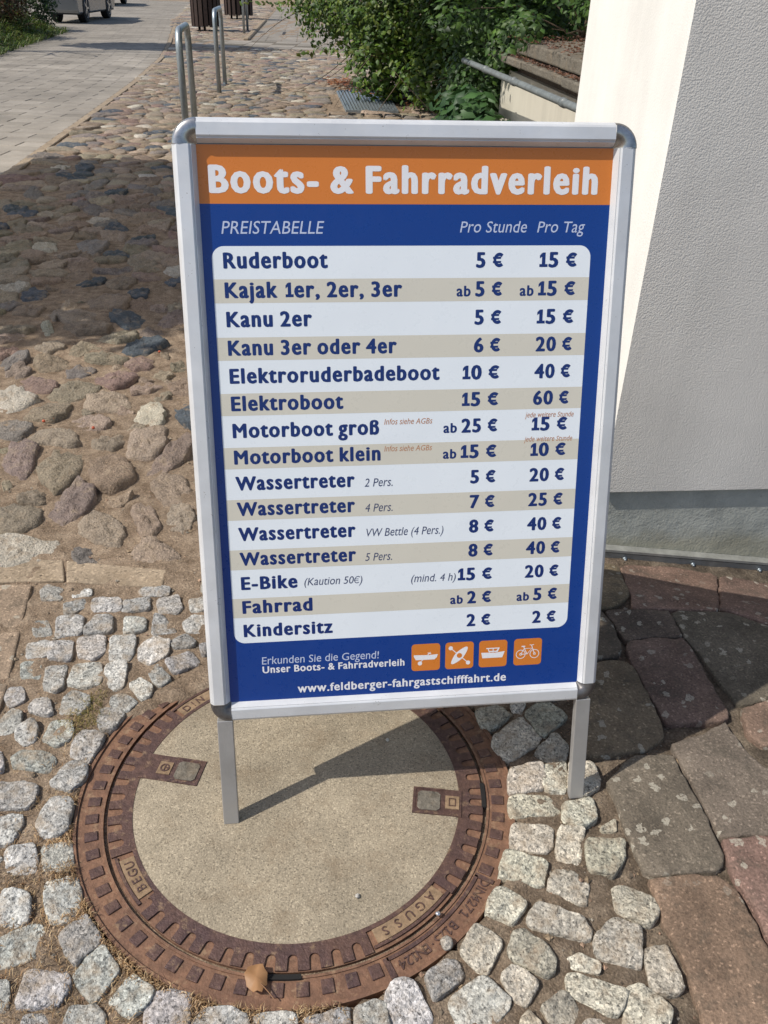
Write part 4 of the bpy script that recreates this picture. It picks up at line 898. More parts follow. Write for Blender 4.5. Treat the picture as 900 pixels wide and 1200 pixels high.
icon(.0840, [hull, circ(-.0145, .0135, .0036, 12)[:-1], circ(.0145, -.0135, .0036, 12)[:-1]], [([(-.0145, .0135), (.0145, -.0135)], .0013)])
sheet('cockpit', [(.0840 + x, .2866 + y) for x, y in circ(0, 0, .0044, 14)[:-1]], PW + .00032, ORNG, pos)
icon(.1395, [[(-.0195, .0025), (-.0175, -.0075), (.0155, -.0075), (.0195, .0035), (.004, .0015)], [(-.007, .0025), (-.009, .0085), (-.0075, .0085), (-.005, .0025)], [(.0035, .0025), (.0075, .0025), (.0105, .009), (.0085, .0095)]], [([(-.0115, .0095), (.0105, .0095)], .0018), ([(0, .002), (0, .009)], .0014), ([(-.007, .004), (.006, .004)], .002)])
icon(.1972, [], [(circ(-.0115, -.004, .0075), .0011), (circ(.0115, -.004, .0075), .0011), (circ(-.0115, -.004, .0018, 8), .001), (circ(.0115, -.004, .0018, 8), .001), ([(-.0115, -.004), (-.006, .006), (.007, .006), (-.001, -.004), (-.0115, -.004)], .0012), ([(-.001, -.004), (-.0075, .010)], .0012), ([(.0115, -.004), (.006, .0115), (.003, .0125)], .0012), ([(-.0105, .010), (-.0045, .010)], .002), ([(.006, .0115), (.010, .0125)], .0012)])
# ---------------------------------------------------------------- the rendered house
BA = math.radians(5.79); HC = (0.5292, 1.7836)
bd = empty('rendered_house', (HC[0], HC[1], 0), BA); tag(bd, 'pale rendered house, cream on its side and rough beige in front, above a grey plinth', 'house')
# local x runs along the front, local y goes back
b = MB(); b.add([(0, 0, .1584), (9, 0, .1584), (9, 0, 6), (0, 0, 6), (0, .05, .1584), (9, .05, .1584)], [(0, 1, 2, 3), (0, 4, 5, 1)]); b.build('front_wall', GREYR, bd)
b = MB(); b.add([(0, 0, .1584), (0, .6445, .1584), (0, .6445, 6), (0, 0, 6), (.05, .6445, .1584), (9, .6445, .1584), (9, .6445, 6), (.0, .6445, 6), (0, 0, .1584), (.05, 0, .1584), (.05, .6445, .1584)], [(0, 3, 2, 1), (1, 2, 6, 5), (8, 1, 10, 9)]); b.build('side_wall', CREAM, bd)
b = MB(); b.box(.010, 9, .010, .62, -.5, .17); b.build('plinth', PLN, bd)
b = MB(); b.box(-.3, 9.3, -.3, 4, 6, 6.15); b.build('eaves', GREYR, bd)
b = MB(); b.box(1.9, 9, .66, 4, -.3, 6); b.build('rear_wall', GREYR, bd)
# the steel rail screwed to the foot of the plinth; the pavement falls away to the right
def zr(x): return .0265 - .1285 * max(0, x)
rp = [(-.02, 0), (.55, 0), (1.2, 0), (2.2, 0)]
def strip_(name, x0, x1, ya, yb, z0, z1, m, n=6):
    b = MB(); vs = []; fs = []
    for i in range(n + 1):
        x = x0 + (x1 - x0) * i / n
        for y, z in ((ya, z0), (ya, z1), (yb, z1), (yb, z0)): vs.append((x, y, z + zr(x) - .0265))
    for i in range(n):
        for k_ in range(4): a = 4 * i + k_; c = 4 * i + (k_ + 1) % 4; fs.append((a, c, c + 4, a + 4))
    fs += [(0, 1, 2, 3), (4 * n + 3, 4 * n + 2, 4 * n + 1, 4 * n)]; b.add(vs, fs); return b.build(name, m, bd)
RL = m_plain('galvanised_rail', (.36, .36, .33), .45, .4, var=.2, sc=40)
strip_('rail', .0, 2.6, -.012, .009, -.034, -.008, RL); strip_('rail_lip', .0, 2.6, -.016, .009, -.0035, .0035, RL)
for i in range(9):
    x = .085 + i * .185; b = MB(); z = zr(x) - .0265 - .020; b.tube([(x, -.012, z), (x, -.018, z)], .0055, 6); b.tube([(x, -.018, z), (x, -.023, z)], .0032, 8); b.build('bolt', GALV, bd, True)
# ---------------------------------------------------------------- low wall with coping slabs, pipe, vines
lw = empty('low_retaining_wall', (.70, 5.4, 0)); tag(lw, 'low plastered wall topped by two courses of weathered grey slabs beyond the cream house corner', 'wall')
WD = Vector((-.1045, .9945)); WN = Vector((-.9945, -.1045))     # along the wall, and out of its face
def wp(s, o, z): p = Vector((.8176, 4.2557)) + WD * s + WN * o; return (p.x - .70, p.y - 5.4, z)
b = MB(); b.box(-1.8, 1.75, -.5, -.02, -.1, .75, wp); b.build('wall_face', m_render('old_plaster', (.56, .52, .43), .6), lw)
for k_, (s0, s1, o1, z0, z1) in enumerate([(-1.7, -.62, .0, .852, .915), (-.615, .36, .004, .855, .915), (.365, 1.42, -.004, .855, .918), (-1.8, -.9, .055, .800, .842), (-.895, .10, .06, .800, .840), (.105, .95, .052, .802, .842), (.955, 1.95, .058, .800, .840)]):
    b = MB(); b.box(s0, s1, -.5, o1, z0, z1, wp); o = b.build('coping_slab', SLABM, lw); bevel(o, .008, 2)
b = MB(); b.box(-1.8, 1.45, -.45, -.05, .74, .88, wp); b.build('mortar_bed', BARK, lw)
pipe = empty('grey_pipe', (.6, 4.9, .0)); tag(pipe, 'thin grey pipe with sleeve joints running along the low wall under the slabs', 'pipe')
A0 = Vector((.740, 3.75, .775)); A1 = Vector((.468, 5.69, .775)); off = Vector((.6, 4.9, 0)); dd = (A1 - A0)
b = MB(); pts = [A0 - dd * .6 - off + Vector((0, 0, -.02))] + [A0 + dd * t  - off for t in [i / 10 for i in range(13)]]; b.tube(pts, .0165, 12); b.build('pipe_run', GREY, pipe, True)
for t in (.12, .55, .88): b = MB(); p = A0 + dd * t - off ; u = dd.normalized() * .02; b.tube([p - u, p + u], .0205, 12); b.build('sleeve_joint', GREY, pipe, True)
# leaves
def leafcloud(name, blobs, parent, pal, seed=1, shape='vine'):
    R = np.random.RandomState(seed); V = []; F = []; Cc = []; n0 = 0
    for (cx, cy, cz, rx, ry, rz, n, sz) in blobs:
        d = R.normal(size=(n, 3)); d /= np.linalg.norm(d, axis=1)[:, None]; rad = R.uniform(.25, 1, n) ** .45
        cl = np.array([nz(a * 2.2 + cx, b_ * 2.2 + cy, c * 2.2 + cz, 1.6, 2) for a, b_, c in d]); rad = rad * (1 + .38 * cl)
        P_ = d * rad[:, None] * np.array([rx, ry, rz]) + np.array([cx, cy, cz])
        P_[:, 2] = np.maximum(P_[:, 2], .012 + R.uniform(0, .03, n))
        yaw = R.uniform(0, 2 * PI, n); nrm = d * .7 + np.array([-.25, -.35, .75]) + R.normal(size=(n, 3)) * .45; nrm /= np.linalg.norm(nrm, axis=1)[:, None]
        t = np.stack([np.cos(yaw), np.sin(yaw), R.uniform(-.9, -.1, n)], 1); t -= nrm * (t * nrm).sum(1)[:, None]; t /= np.linalg.norm(t, axis=1)[:, None]; bb = np.cross(nrm, t)
        s = sz * R.uniform(.55, 1.25, n)[:, None]
        pts = [P_ - t * s * .1, P_ + t * s * .35 + bb * s * .36 - nrm * s * .06, P_ + t * s * 1.05 - nrm * s * .22, P_ + t * s * .35 - bb * s * .36 - nrm * s * .06, P_ + t * s * .45 + nrm * s * .05]
        V.append(np.stack(pts, 1).reshape(-1, 3)); idx = np.arange(n)[:, None] * 5 + n0
        F.append(np.concatenate([idx + [0, 1, 4], idx + [1, 2, 4], idx + [2, 3, 4], idx + [3, 0, 4]])); n0 += n * 5
        c = np.array(pal)[R.randint(0, len(pal), n)] * R.uniform(.7, 1.3, (n, 1)); Cc.append(np.repeat(np.concatenate([c, np.ones((n, 1))], 1), 5, 0))
    V = np.concatenate(V); F = np.concatenate(F); me = bpy.data.meshes.new(name); me.vertices.add(len(V)); me.vertices.foreach_set('co', V.ravel())
    me.loops.add(len(F) * 3); me.loops.foreach_set('vertex_index', F.ravel()); me.polygons.add(len(F)); me.polygons.foreach_set('loop_start', np.arange(len(F)) * 3); me.polygons.foreach_set('loop_total', np.full(len(F), 3)); me.update()
    a = me.color_attributes.new('tint', 'FLOAT_COLOR', 'POINT'); a.data.foreach_set('color', np.concatenate(Cc).astype(np.float32).ravel()); me.materials.append(LEAF)
    o = bpy.data.objects.new(name, me); COL.objects.link(o)
    if parent: o.parent = parent
    return o
GP = [(.075, .145, .018), (.05, .10, .014), (.105, .175, .02), (.035, .07, .015), (.135, .18, .028)]
def twigs(name, parent, starts, n, L, seed, r=.006):
    R = random.Random(seed); b = MB()
    for i in range(n):
        p = Vector(R.choice(starts)); d = Vector((R.uniform(-1, 1), R.uniform(-1, .6), R.uniform(.3, 1.2))).normalized(); pts = [p.copy()]
        for k_ in range(6): d = (d + Vector((R.uniform(-.35, .35), R.uniform(-.35, .35), R.uniform(-.45, .15)))).normalized(); p = p + d * L / 6; p.z = max(p.z, .01); pts.append(p.copy())
        b.tube(pts, [r * (1 - .13 * q) for q in range(7)], 5)
    return b.build(name, BARK, parent, True)
def rel(bl, o): return [(a - o[0], b_ - o[1], c - o[2], *r_) for a, b_, c, *r_ in bl]
vo = (.8, 10.0, 0); vine = empty('vine_bush', vo); tag(vine, 'big bright green climbing bush spilling over the cobbles behind the board and the grate', 'bush')
leafcloud('crown', rel([(.1, 10.9, .95, .85, .8, .62, 8500, .052), (.9, 10.4, .80, .8, .75, .85, 9000, .052), (1.5, 9.4, .95, .7, .9, .8, 6500, .052), (-.55, 11.6, .95, .75, .7, .45, 4800, .052), (-.15, 10.7, .45, .45, .5, .45, 1700, .07), (.55, 9.9, .35, .55, .4, .42, 1700, .07), (1.3, 9.9, .3, .6, .5, .4, 1500, .07), (1.4, 11.8, 1.2, 1.6, 1.0, 1.3, 5200, .08), (-.95, 11.9, 1.05, .45, .5, .28, 500, .07)], vo), vine, GP, 3)
twigs('branch', vine, [(.1, .3, .05), (.5, .6, .05), (-.4, .9, .3), (0, .5, .05)], 40, 1.5, 4, .012)
vo = (1.0, 6.6, 0); cr = empty('wall_creeper', vo); tag(cr, 'shade-darkened leafy creeper hanging over the slab topped wall and the thin pipe', 'climbing plant')  # its highest blobs are unseen foliage added to shade the hollow below
leafcloud('crown', rel([(.60, 6.6, .52, .30, .6, .52, 3600, .045), (.66, 5.95, .86, .13, .40, .17, 700, .042), (.72, 5.5, .98, .10, .30, .10, 180, .04), (.62, 6.35, .98, .30, .40, .16, 500, .042), (1.45, 5.9, 1.13, .50, 1.1, .20, 2200, .042), (1.5, 4.7, 1.12, .30, .6, .15, 1000, .04), (.95, 7.6, .95, .6, .8, .5, 3000, .05), (1.2, 8.4, .8, .7, .8, .6, 2500, .06), (-.1, 7.2, 1.95, .95, 1.2, .42, 3600, .12), (-.35, 9.0, 2.15, .9, 1.2, .4, 3600, .12), (.3, 6.0, 1.0, .16, .2, .12, 160, .045), (.9, 8.0, 2.1, 1.0, 1.2, .45, 3600, .12), (.15, 7.9, 1.6, .7, 1.2, .28, 3600, .11), (-.2, 8.6, 1.75, .6, .8, .25, 2400, .11), (.0, 10.0, 2.2, .65, .9, .35, 2800, .12), (.6, 9.2, 2.3, .7, .9, .35, 2800, .12)], vo), cr, [(.05, .105, .02), (.04, .085, .018), (.07, .13, .022), (.03, .06, .018)], 9)  # darker greens put the shade of the hollow into the leaf colour
twigs('stem', cr, [(-.35, .2, .1), (-.2, .5, .4), (.2, -.2, .9), (.3, -1.1, .9)], 26, 1.0, 8, .006)
vo = (.42, 5.9, 0); cl = empty('wild_vine', vo); tag(cl, 'broad dark green vine leaves growing below the thin pipe', 'climbing plant')
leafcloud('crown', rel([(.46, 5.75, .46, .16, .28, .20, 300, .085), (.54, 5.5, .36, .13, .22, .2, 220, .085), (.40, 6.15, .34, .2, .35, .3, 330, .075)], vo), cl, [(.045, .10, .03), (.06, .13, .04), (.035, .085, .03)], 12)
twigs('stem', cl, [(0, -.2, .05)], 8, .5, 5, .005)
# long loose shoots with a few leaves each
def shoot(p0, p1, sag, n, sz, label, seed):
    R = random.Random(seed); o = empty('vine_shoot', p0); tag(o, label, 'vine shoot', 'loose vine shoots'); a = Vector((0, 0, 0)); c = Vector(p1) - Vector(p0)
    pts = [a + c * t + Vector((0, 0, sag * math.sin(PI * t))) for t in [i / 10 for i in range(11)]]; MB_ = MB(); MB_.tube(pts, [.006 - .0004 * i for i in range(11)], 5); MB_.build('stem', BARK, o, True)
    leafcloud('foliage', [(q.x, q.y, q.z, .08, .08, .07, max(2, n // 6), sz) for q in pts[3:]], o, [(.10, .16, .03), (.06, .11, .02), (.13, .15, .03)], seed)
shoot((-.9, 11.6, .9), (-1.75, 11.2, .45), .10, 34, .06, 'thin arching shoot at the left tip of the bush, in front of the footpath', 1)
shoot((-.2, 10.6, .55), (-.62, 9.3, .10), .05, 26, .055, 'drooping leafy shoot over the left corner of the grate', 2)
shoot((-.5, 11.2, .5), (-1.05, 9.9, .18), -.05, 20, .055, 'loose shoot trailing over the cobbles left of the grate', 3)
# metal grate at the bush
gt = empty('drain_grate', (-.5, 10.9, 0)); tag(gt, 'galvanised metal floor grate with long bars lying at the foot of the bush', 'grate')
q4 = [G_ for G_ in [(-.53, 9.72), (.02, 9.78), (-.18, 12.05), (-.74, 11.45)]]
def bil(u, v):
    a = Vector(q4[0]).lerp(Vector(q4[1]), u); c = Vector(q4[3]).lerp(Vector(q4[2]), u); p = a.lerp(c, v); return (p.x + .5, p.y - 10.9)
def bq(u0, u1, v0, v1, z0, z1): return prism([bil(u0, v0), bil(u1, v0), bil(u1, v1), bil(u0, v1)], z0, z1)
for a in ((0, .03, 0, 1), (.97, 1, 0, 1), (.03, .97, 0, .02), (.03, .97, .98, 1)): b = MB(); b.add(*bq(*a, -.03, .026)); b.build('frame_bar', GALV, gt)
for i in range(15): u = .05 + i * .062; b = MB(); b.add(*bq(u, u + .036, .02, .98, -.02, .024)); b.build('grate_bar', GALV, gt)
b = MB(); b.add(*bq(.0, 1, 0, 1, -.025, -.005)); b.build('pit', DARK, gt)
for i in range(7): b = MB(); x = -.70 + i * .19; b.box(x, x + .183, 9.45, 9.64, -.05, .012 + rnd.uniform(-.003, .003)); o = b.build('cobblestone', FLAG, cob); bevel(o, .012, 1)
# ---------------------------------------------------------------- bicycle hoops
def hoop(a, c, label, h=.84, r=.0255):
    o = empty('bicycle_stand', (a[0], a[1], 0)); tag(o, label, 'bike rack', 'tubular bicycle stands'); dx, dy = c[0] - a[0], c[1] - a[1]; L = math.hypot(dx, dy); R_ = .12
    pts = [(0, 0, -.1), (0, 0, h - R_)] + [(R_ - R_ * math.cos(t), 0, h - R_ + R_ * math.sin(t)) for t in [PI / 2 * i / 6 for i in range(1, 7)]] + [(L - R_ + R_ * math.sin(t), 0, h - R_ + R_ * math.cos(t)) for t in [PI / 2 * i / 6 for i in range(0, 7)]] + [(L, 0, -.1)]
    b = MB(); b.tube([(x * dx / L, x * dy / L, z) for x, _, z in pts], r, 14); b.build('hoop', GALV, o, True)
    for x, y in ((0, 0), (dx, dy)): b = MB(); b.tube([(x, y, -.02), (x, y, .012)], r * 1.25, 12); b.build('ground_sleeve', GALV, o)
hoop((-1.595, 7.0), (-1.71, 7.85), 'nearer galvanised bicycle hoop rising just behind the left corner of the board')
hoop((-2.08, 11.0), (-2.19, 12.0), 'second galvanised bicycle hoop standing free on the cobbles in front of the slatted bin')
hoop((-3.60, 22.6), (-3.72, 23.9), 'farthest galvanised bicycle hoop at the edge of the footpath beside the slatted bin', 1.1, .03)
# slatted bins beyond the strip
def bin_(x, y, label, s=.34, h=1.25):
    o = empty('slatted_bin', (x, y, 0)); tag(o, label, 'litter bin', 'slatted wooden bins'); nn = 18
    b = MB(); b.tube([(0, 0, .13), (0, 0, h)], s - .035, 14); b.build('liner', DARK, o)
    for i in range(nn):
        a = 2 * PI * i / nn; K = lambda X, Y, Z, a=a: ((s + X) * math.cos(a) - Y * math.sin(a), (s + X) * math.sin(a) + Y * math.cos(a), Z)
        b = MB(); b.box(-.012, .012, -.045, .045, .10 + rnd.uniform(0, .015), h, K); b.build('slat', WOOD, o)
    for i in range(3): a = 2 * PI * i / 3 + .5; b = MB(); b.tube([(s * .7 * math.cos(a), s * .7 * math.sin(a), 0), (s * .7 * math.cos(a), s * .7 * math.sin(a), .2)], .03, 8); b.build('foot', DARK, o)
bin_(-4.62, 23.4, 'nearer dark slatted wooden bin behind the second bicycle hoop'); bin_(-4.95, 30.2, 'farther dark slatted wooden bin mostly cut off by the top edge', .42)
# ---------------------------------------------------------------- parked cars
TYRE = m_plain('tyre_rubber', (.012, .012, .012), .8); RIM = m_plain('alloy', (.45, .46, .47), .3, .8); GLASS = m_plain('dark_glass', (.02, .025, .03), .08, 0, .8)
def car(x, y, az, paint, label):
    o = empty('parked_car', (x, y, 0), math.radians(az)); tag(o, label, 'car', 'cars parked along the left of the road')
    def arch(cx, r=.36): return [(cx + r * math.cos(t), .30 + r * math.sin(t)) for t in [PI - PI * i / 10 for i in range(11)]]
    side = [(-.85, .30), (-.80, .22)] + [(-.37, .22)] + arch(0) + [(.37, .22), (2.25, .22)] + arch(2.62) + [(2.99, .22), (3.42, .26), (3.50, .45), (3.46, .78), (3.3, .92), (2.3, 1.02), (2.2, 1.04), (-.55, 1.04), (-.82, .98), (-.88, .6)]
    V, F = prism(side, -.88, 0, lambda a, b_, c: (a, c, b_)); b = MB(); b.add(V, F); bo = b.build('body', paint, o); bevel(bo, .035, 3)
    b = MB(); vs = [(-.60, -.80, 1.03), (2.35, -.80, 1.03), (2.35, -.08, 1.03), (-.60, -.08, 1.03), (-.35, -.72, 1.60), (1.45, -.72, 1.60), (1.45, -.16, 1.60), (-.35, -.16, 1.60)]
    b.add(vs, [(0, 1, 5, 4), (1, 2, 6, 5), (2, 3, 7, 6), (3, 0, 4, 7), (4, 5, 6, 7)]); c = b.build('cabin', paint, o); bevel(c, .03, 3)
    for sy in (-.812, -.068):
        for xs in ((-.45, .62), (.70, 1.95)):
            yy = sy; k_ = .08 * (1 if sy < -.4 else -1); b = MB(); b.add([(xs[0], yy, 1.07), (xs[1], yy, 1.07), (xs[1] - (.42 if xs[1] > 1 else 0), yy + k_ * .86, 1.54), (xs[0] + .13, yy + k_ * .86, 1.54)], [(0, 1, 2, 3)]); b.build('side_window', GLASS, o)
    for cx in (0, 2.62):
        for sy in (-.90, .02):
            b = MB(); yc = sy + (.02 if sy < -.4 else -.22); b.tube([(cx, yc, .33), (cx, yc + .20, .33)], .33, 28); t = b.build('wheel', TYRE, o); bevel(t, .03, 2)
            yo = sy + (.012 if sy < -.4 else -.012); b = MB(); b.tube([(cx, yo - .004, .33), (cx, yo + .008, .33)], .045, 12)
            V, F = rings(.20, .225, -.006, .006, n=24); b.add([(cx + p[0], yo + p[2], .33 + p[1]) for p in V], F)
            for s in range(5):
                a = 2 * PI * s / 5 + cx; b.box(.03, .21, -.024, .024, -.005, .006, lambda X, Y, Z, a=a: (cx + X * math.cos(a) - Y * math.sin(a), yo + Z, .33 + X * math.sin(a) + Y * math.cos(a)))
            b.build('rim', RIM, t)
    b = MB(); b.box(.45, 2.2, -.02, .012, .24, .32); b.build('sill_trim', TYRE, o); b = MB(); b.box(-.8, 3.4, -.84, -.04, .2, .34); b.build('underbody', TYRE, o)
    for sx, m in ((3.475, m_plain('lamp_glass', (.6, .6, .6), .1)), (-.885, m_plain('tail_lamp_red', (.35, .01, .01), .2))):
        for sy in (-.72, -.16): b = MB(); b.box(sx - .03, sx + .02, sy - .09, sy + .09, .70, .82); b.build('headlight' if sx > 0 else 'tail_lamp', m, o)
    for sy in (-.02,): b = MB(); b.tube([(2.0, sy, 1.05), (2.0, sy + .16, 1.12)], .07, 10); b.build('wing_mirror', paint, o)
car(-9.03, 25.5, 94, m_plain('silver_paint', (.24, .26, .28), .25, .6, var=.03), 'silver grey parked car beside the grass bank, only its wheels and sill in view')
o2 = car(-12.0, 38.2, 95, m_plain('dark_paint', (.035, .035, .04), .2, .5, var=.03), 'darker parked car behind the silver one, cut off by the top edge')
# ---------------------------------------------------------------- grass bank and shrubs on the left
def bankh(x, y): e = -6.35 - .16 * (y - 15); t = sstep(0, 1.6, e - x); return .75 * t * sstep(9, 12, y) * (1 - sstep(20.5, 21.6, y))
xs = [-5.9 - .15 * i for i in range(40)]; ys = [9 + .2 * j for j in range(66)]; vs = [(x - .17 * (y - 15), y, bankh(x - .17 * (y - 15), y) - .03) for y in ys for x in xs]
fs = [(j * 40 + i, (j + 1) * 40 + i, (j + 1) * 40 + i + 1, j * 40 + i + 1) for j in range(65) for i in range(39)]
tag(mesh('grass_bank', vs, fs, m_plain('dark_soil', (.06, .045, .03), .95, var=.4), None, True), kind='structure')
def blades(name, pts, ln, wd, pal, seed, m=LEAF, droop=.8, kind='stuff', lean=(0, 0)):
    R = random.Random(seed); b = MB()
    for x, y, z in pts:
        a = R.uniform(0, 2 * PI); L = ln * R.uniform(.5, 1.2); dx, dy = math.cos(a) * .5 + lean[0], math.sin(a) * .5 + lean[1]; w_ = wd * R.uniform(.6, 1.2); sx, sy = -math.sin(a) * w_ / 2, math.cos(a) * w_ / 2
        c = R.choice(pal); k_ = R.uniform(.7, 1.3); c = tuple(v * k_ for v in c); P_ = []
        for t in (0, .5, 1): P_.append((x + dx * L * t ** 1.5, y + dy * L * t ** 1.5, z + L * (t - droop * .6 * t * t)))
        b.add([(P_[0][0] - sx, P_[0][1] - sy, P_[0][2]), (P_[0][0] + sx, P_[0][1] + sy, P_[0][2]), (P_[1][0] + sx, P_[1][1] + sy, P_[1][2]), (P_[1][0] - sx, P_[1][1] - sy, P_[1][2]), P_[2]], [(0, 1, 2, 3), (3, 2, 4)], c)
    o = b.build(name, m); return tag(o, kind=kind) if kind else o
R = random.Random(3); pts = []
while len(pts) < 15000:
    y = R.uniform(11.5, 21.4); e = -6.35 - .16 * (y - 15); x = e - R.uniform(-.06, 3.4) ** 1.0; pts.append((x, y, bankh(x, y) - .02))
tag(blades('grass', pts, .38, .017, [(.065, .12, .015), (.10, .16, .02), (.045, .085, .015), (.14, .16, .03), (.11, .10, .03)], 4, droop=1.25, lean=(.35, -.15)), 'long drooping green grass on the bank beside the road', 'grass')
vo = (-7.6, 19.2, 0); sh = empty('brown_shrub', vo); tag(sh, 'rusty brown shrub in the grass bank next to the silver car', 'shrub')
leafcloud('crown', rel([(-7.75, 19.0, .75, .55, .8, .5, 2600, .06), (-8.9, 17.5, .95, .8, .8, .5, 1500, .06)], vo), sh, [(.10, .05, .02), (.07, .04, .018), (.13, .075, .03), (.05, .06, .02)], 31); twigs('stem', sh, [(0, 0, .1)], 14, .9, 6, .008)
vo = (-9.0, 22.3, 0); sh = empty('dark_shrub', vo); tag(sh, 'dark green shrub at the end of the grass bank in front of the silver car', 'shrub')
leafcloud('crown', rel([(-8.15, 21.6, .50, .60, .6, .62, 4200, .055), (-9.1, 22.5, .9, .7, .9, .6, 1500, .06)], vo), sh, [(.03, .055, .015), (.02, .04, .012), (.045, .08, .02)], 32); twigs('stem', sh, [(0, 0, .05)], 12, .9, 7, .008)
def m_canvas():
    n = N('canvas', .9); n.col((.6, .56, .48)); tr_ = n.n('ShaderNodeBsdfTranslucent'); tr_.inputs[0].default_value = (.9, .85, .76, 1); mx = n.n('ShaderNodeMixShader'); mx.inputs[0].default_value = .95
    n.l(n.b.outputs[0], mx.inputs[1]); n.l(tr_.outputs[0], mx.inputs[2]); n.l(mx.outputs[0], n.t.nodes['Material Output'].inputs[0]); return n.m
# a tree shades the road; unseen parasol and sapling added to shade the cobbles
tr0 = empty('shade_tree', (-8.5, 15.3, 0)); tag(tr0, 'broadleaf tree standing left of the road beyond the edge of the picture', 'tree')
b = MB(); b.tube([(0, 0, -.1), (.05, 0, 1.2), (0, .1, 2.6), (.1, .1, 4)], [.17, .14, .11, .05], 10); b.build('trunk', BARK, tr0, True)
leafcloud('crown', [(.9, 1.6, 4.3, 1.75, .95, .9, 5200, .16), (.4, 1.4, 5.0, 1.3, .7, .8, 2500, .16)], tr0, GP, 41); twigs('branch', tr0, [(0, .05, 2.9), (.1, .1, 3.4)], 9, 1.4, 9, .03)
pr = empty('added_shade_parasol', (-3.9, 4.5, 0)); tag(pr, 'unseen parasol added left of the cobbles to shade them', 'parasol')  # out of view, added to cast the shade band on the cobbles
b = MB(); b.tube([(0, 0, 0), (0, 0, 3.0)], .025, 10); b.build('pole', ALU2, pr)
b = MB(); b.box(-.3, .3, -.3, .3, 0, .07); b.build('base', SLABM, pr)
ap = (.5, 0, 3.0); cx0, cx1, cy0, cy1 = -1.35, 2.35, -1.62, 1.62
b = MB(); vs = [(cx0, cy0, 2.42), (cx1, cy0 + .12, 2.42), (cx1, cy1, 2.42), (cx0 + .75, cy1, 2.42), ap]; b.add(vs, [(0, 1, 4), (1, 2, 4), (2, 3, 4), (3, 0, 4)]); b.build('canopy', m_canvas(), pr)
b = MB(); [b.tube([v, (0, 0, 2.0)], .012, 6) for v in vs[:4]]; b.build('ribs', WOOD, pr)
st_ = empty('added_shade_sapling', (-3.75, 2.75, 0)); tag(st_, 'unseen young tree added near the parasol to break up its shade edge', 'tree')  # out of view, added so its leaves soften the near shade edge
b = MB(); b.tube([(0, 0, 0), (.05, 0, 1.2), (.1, .1, 2.3)], [.04, .035, .02], 8); b.build('trunk', BARK, st_, True)
leafcloud('crown', [(.45, .25, 2.5, 1.35, .42, .35, 900, .12), (.2, .0, 2.9, .7, .5, .5, 500, .12)], st_, GP, 51); twigs('branch', st_, [(.08, .05, 2.0)], 10, .9, 10, .01)
# ---------------------------------------------------------------- small things on the ground
def pebble(x, y, r, c, label, nm='pebble', cat='pebble', zz=0, m=FIELD, sq=.75):
    b = bmesh.new(); bmesh.ops.create_icosphere(b, subdivisions=2, radius=r)
    for v in b.verts: v.co = v.co * (1 + .25 * noise.noise(v.co * (1.2 / r) + Vector((x * 50, y * 50, 0)))); v.co.z = v.co.z * sq
    vs = [tuple(v.co) for v in b.verts]; fs = [tuple(v.index for v in f.verts) for f in b.faces]; b.free()
    o = mesh(nm, vs, fs, m, None, True, vcol=vt(vs, c)); o.location = (x, y, zz + r * sq * .8); return tag(o, label, cat)
pebble(-.022, .795, .0042, (.62, .58, .52), 'small white pebble lying alone on the lower concrete of the manhole cover', zz=0)
pebble(.112, .722, .0105, (.55, .50, .43), 'pale round pebble just outside the lettered part of the manhole ring')
pebble(-.165, .915, .0028, (.62, .60, .52), 'tiny white pebble on the concrete left of the leg of the board', zz=0) if False else None
pebble(.101, .768, .0042, (.75, .75, .72), 'shiny bead stuck in the joint of the manhole by the lower lettering', 'bead', 'bead', .003, m_plain('bead_metal', (.7, .7, .7), .15, .9))
pebble(.02, 1.115, .0036, (.58, .54, .46), 'small pale pebble on the cover just below the bottom rail of the board', zz=0)
RD = m_plain('red_berry', (.42, .075, .025), .5)
for x, y, L in ((-1.060, 2.355, 'leftmost red berry of the pair on an olive cobble'), (-1.040, 2.378, 'larger red berry of the pair on an olive cobble'), (-.896, 2.32, 'orange red berry lying alone between two tan cobbles'), (-.845, 2.95, 'orange berry beside the dark slate cobble near the board'), (-1.115, 3.189, 'small orange berry above the reddish cobbles')):
    pebble(x, y, .0052, (.5, .08, .03), L, 'berry', 'berry', .012, RD, .9)
lf = []; n = 18
for i in range(n): a = 2 * PI * i / n; rr_ = .0190 * (1 + .05 * math.cos(a * 9)) * (1 if abs(a - PI * 1.5) > .3 else 1.12); lf.append((rr_ * .82 * math.cos(a), rr_ * 1.08 * math.sin(a), .006 + .004 * math.sin(a * 3) + .002 * math.cos(a * 7)))
vs = lf + [(x * .5, y * .5, .0095 + .0012 * math.sin(i)) for i, (x, y, z) in enumerate(lf)] + [(0, 0, .0085)]
fs = [(i, (i + 1) % n, n + (i + 1) % n, n + i) for i in range(n)] + [(n + i, n + (i + 1) % n, 2 * n) for i in range(n)]
le = empty('fallen_leaf', (-.159, .661, .003), .35); tag(le, 'dry orange brown leaf lying across the lower rim of the manhole cover', 'leaf')
mesh('blade', vs, fs, DRY, le, True, vcol=vt(vs, (.36, .195, .09)))
b = MB(); b.tube([(.004, -.012, .009), (.012, -.026, .006), (.017, -.036, .004)], .0009, 5, (.25, .12, .05)); b.build('stalk', DRY, le)
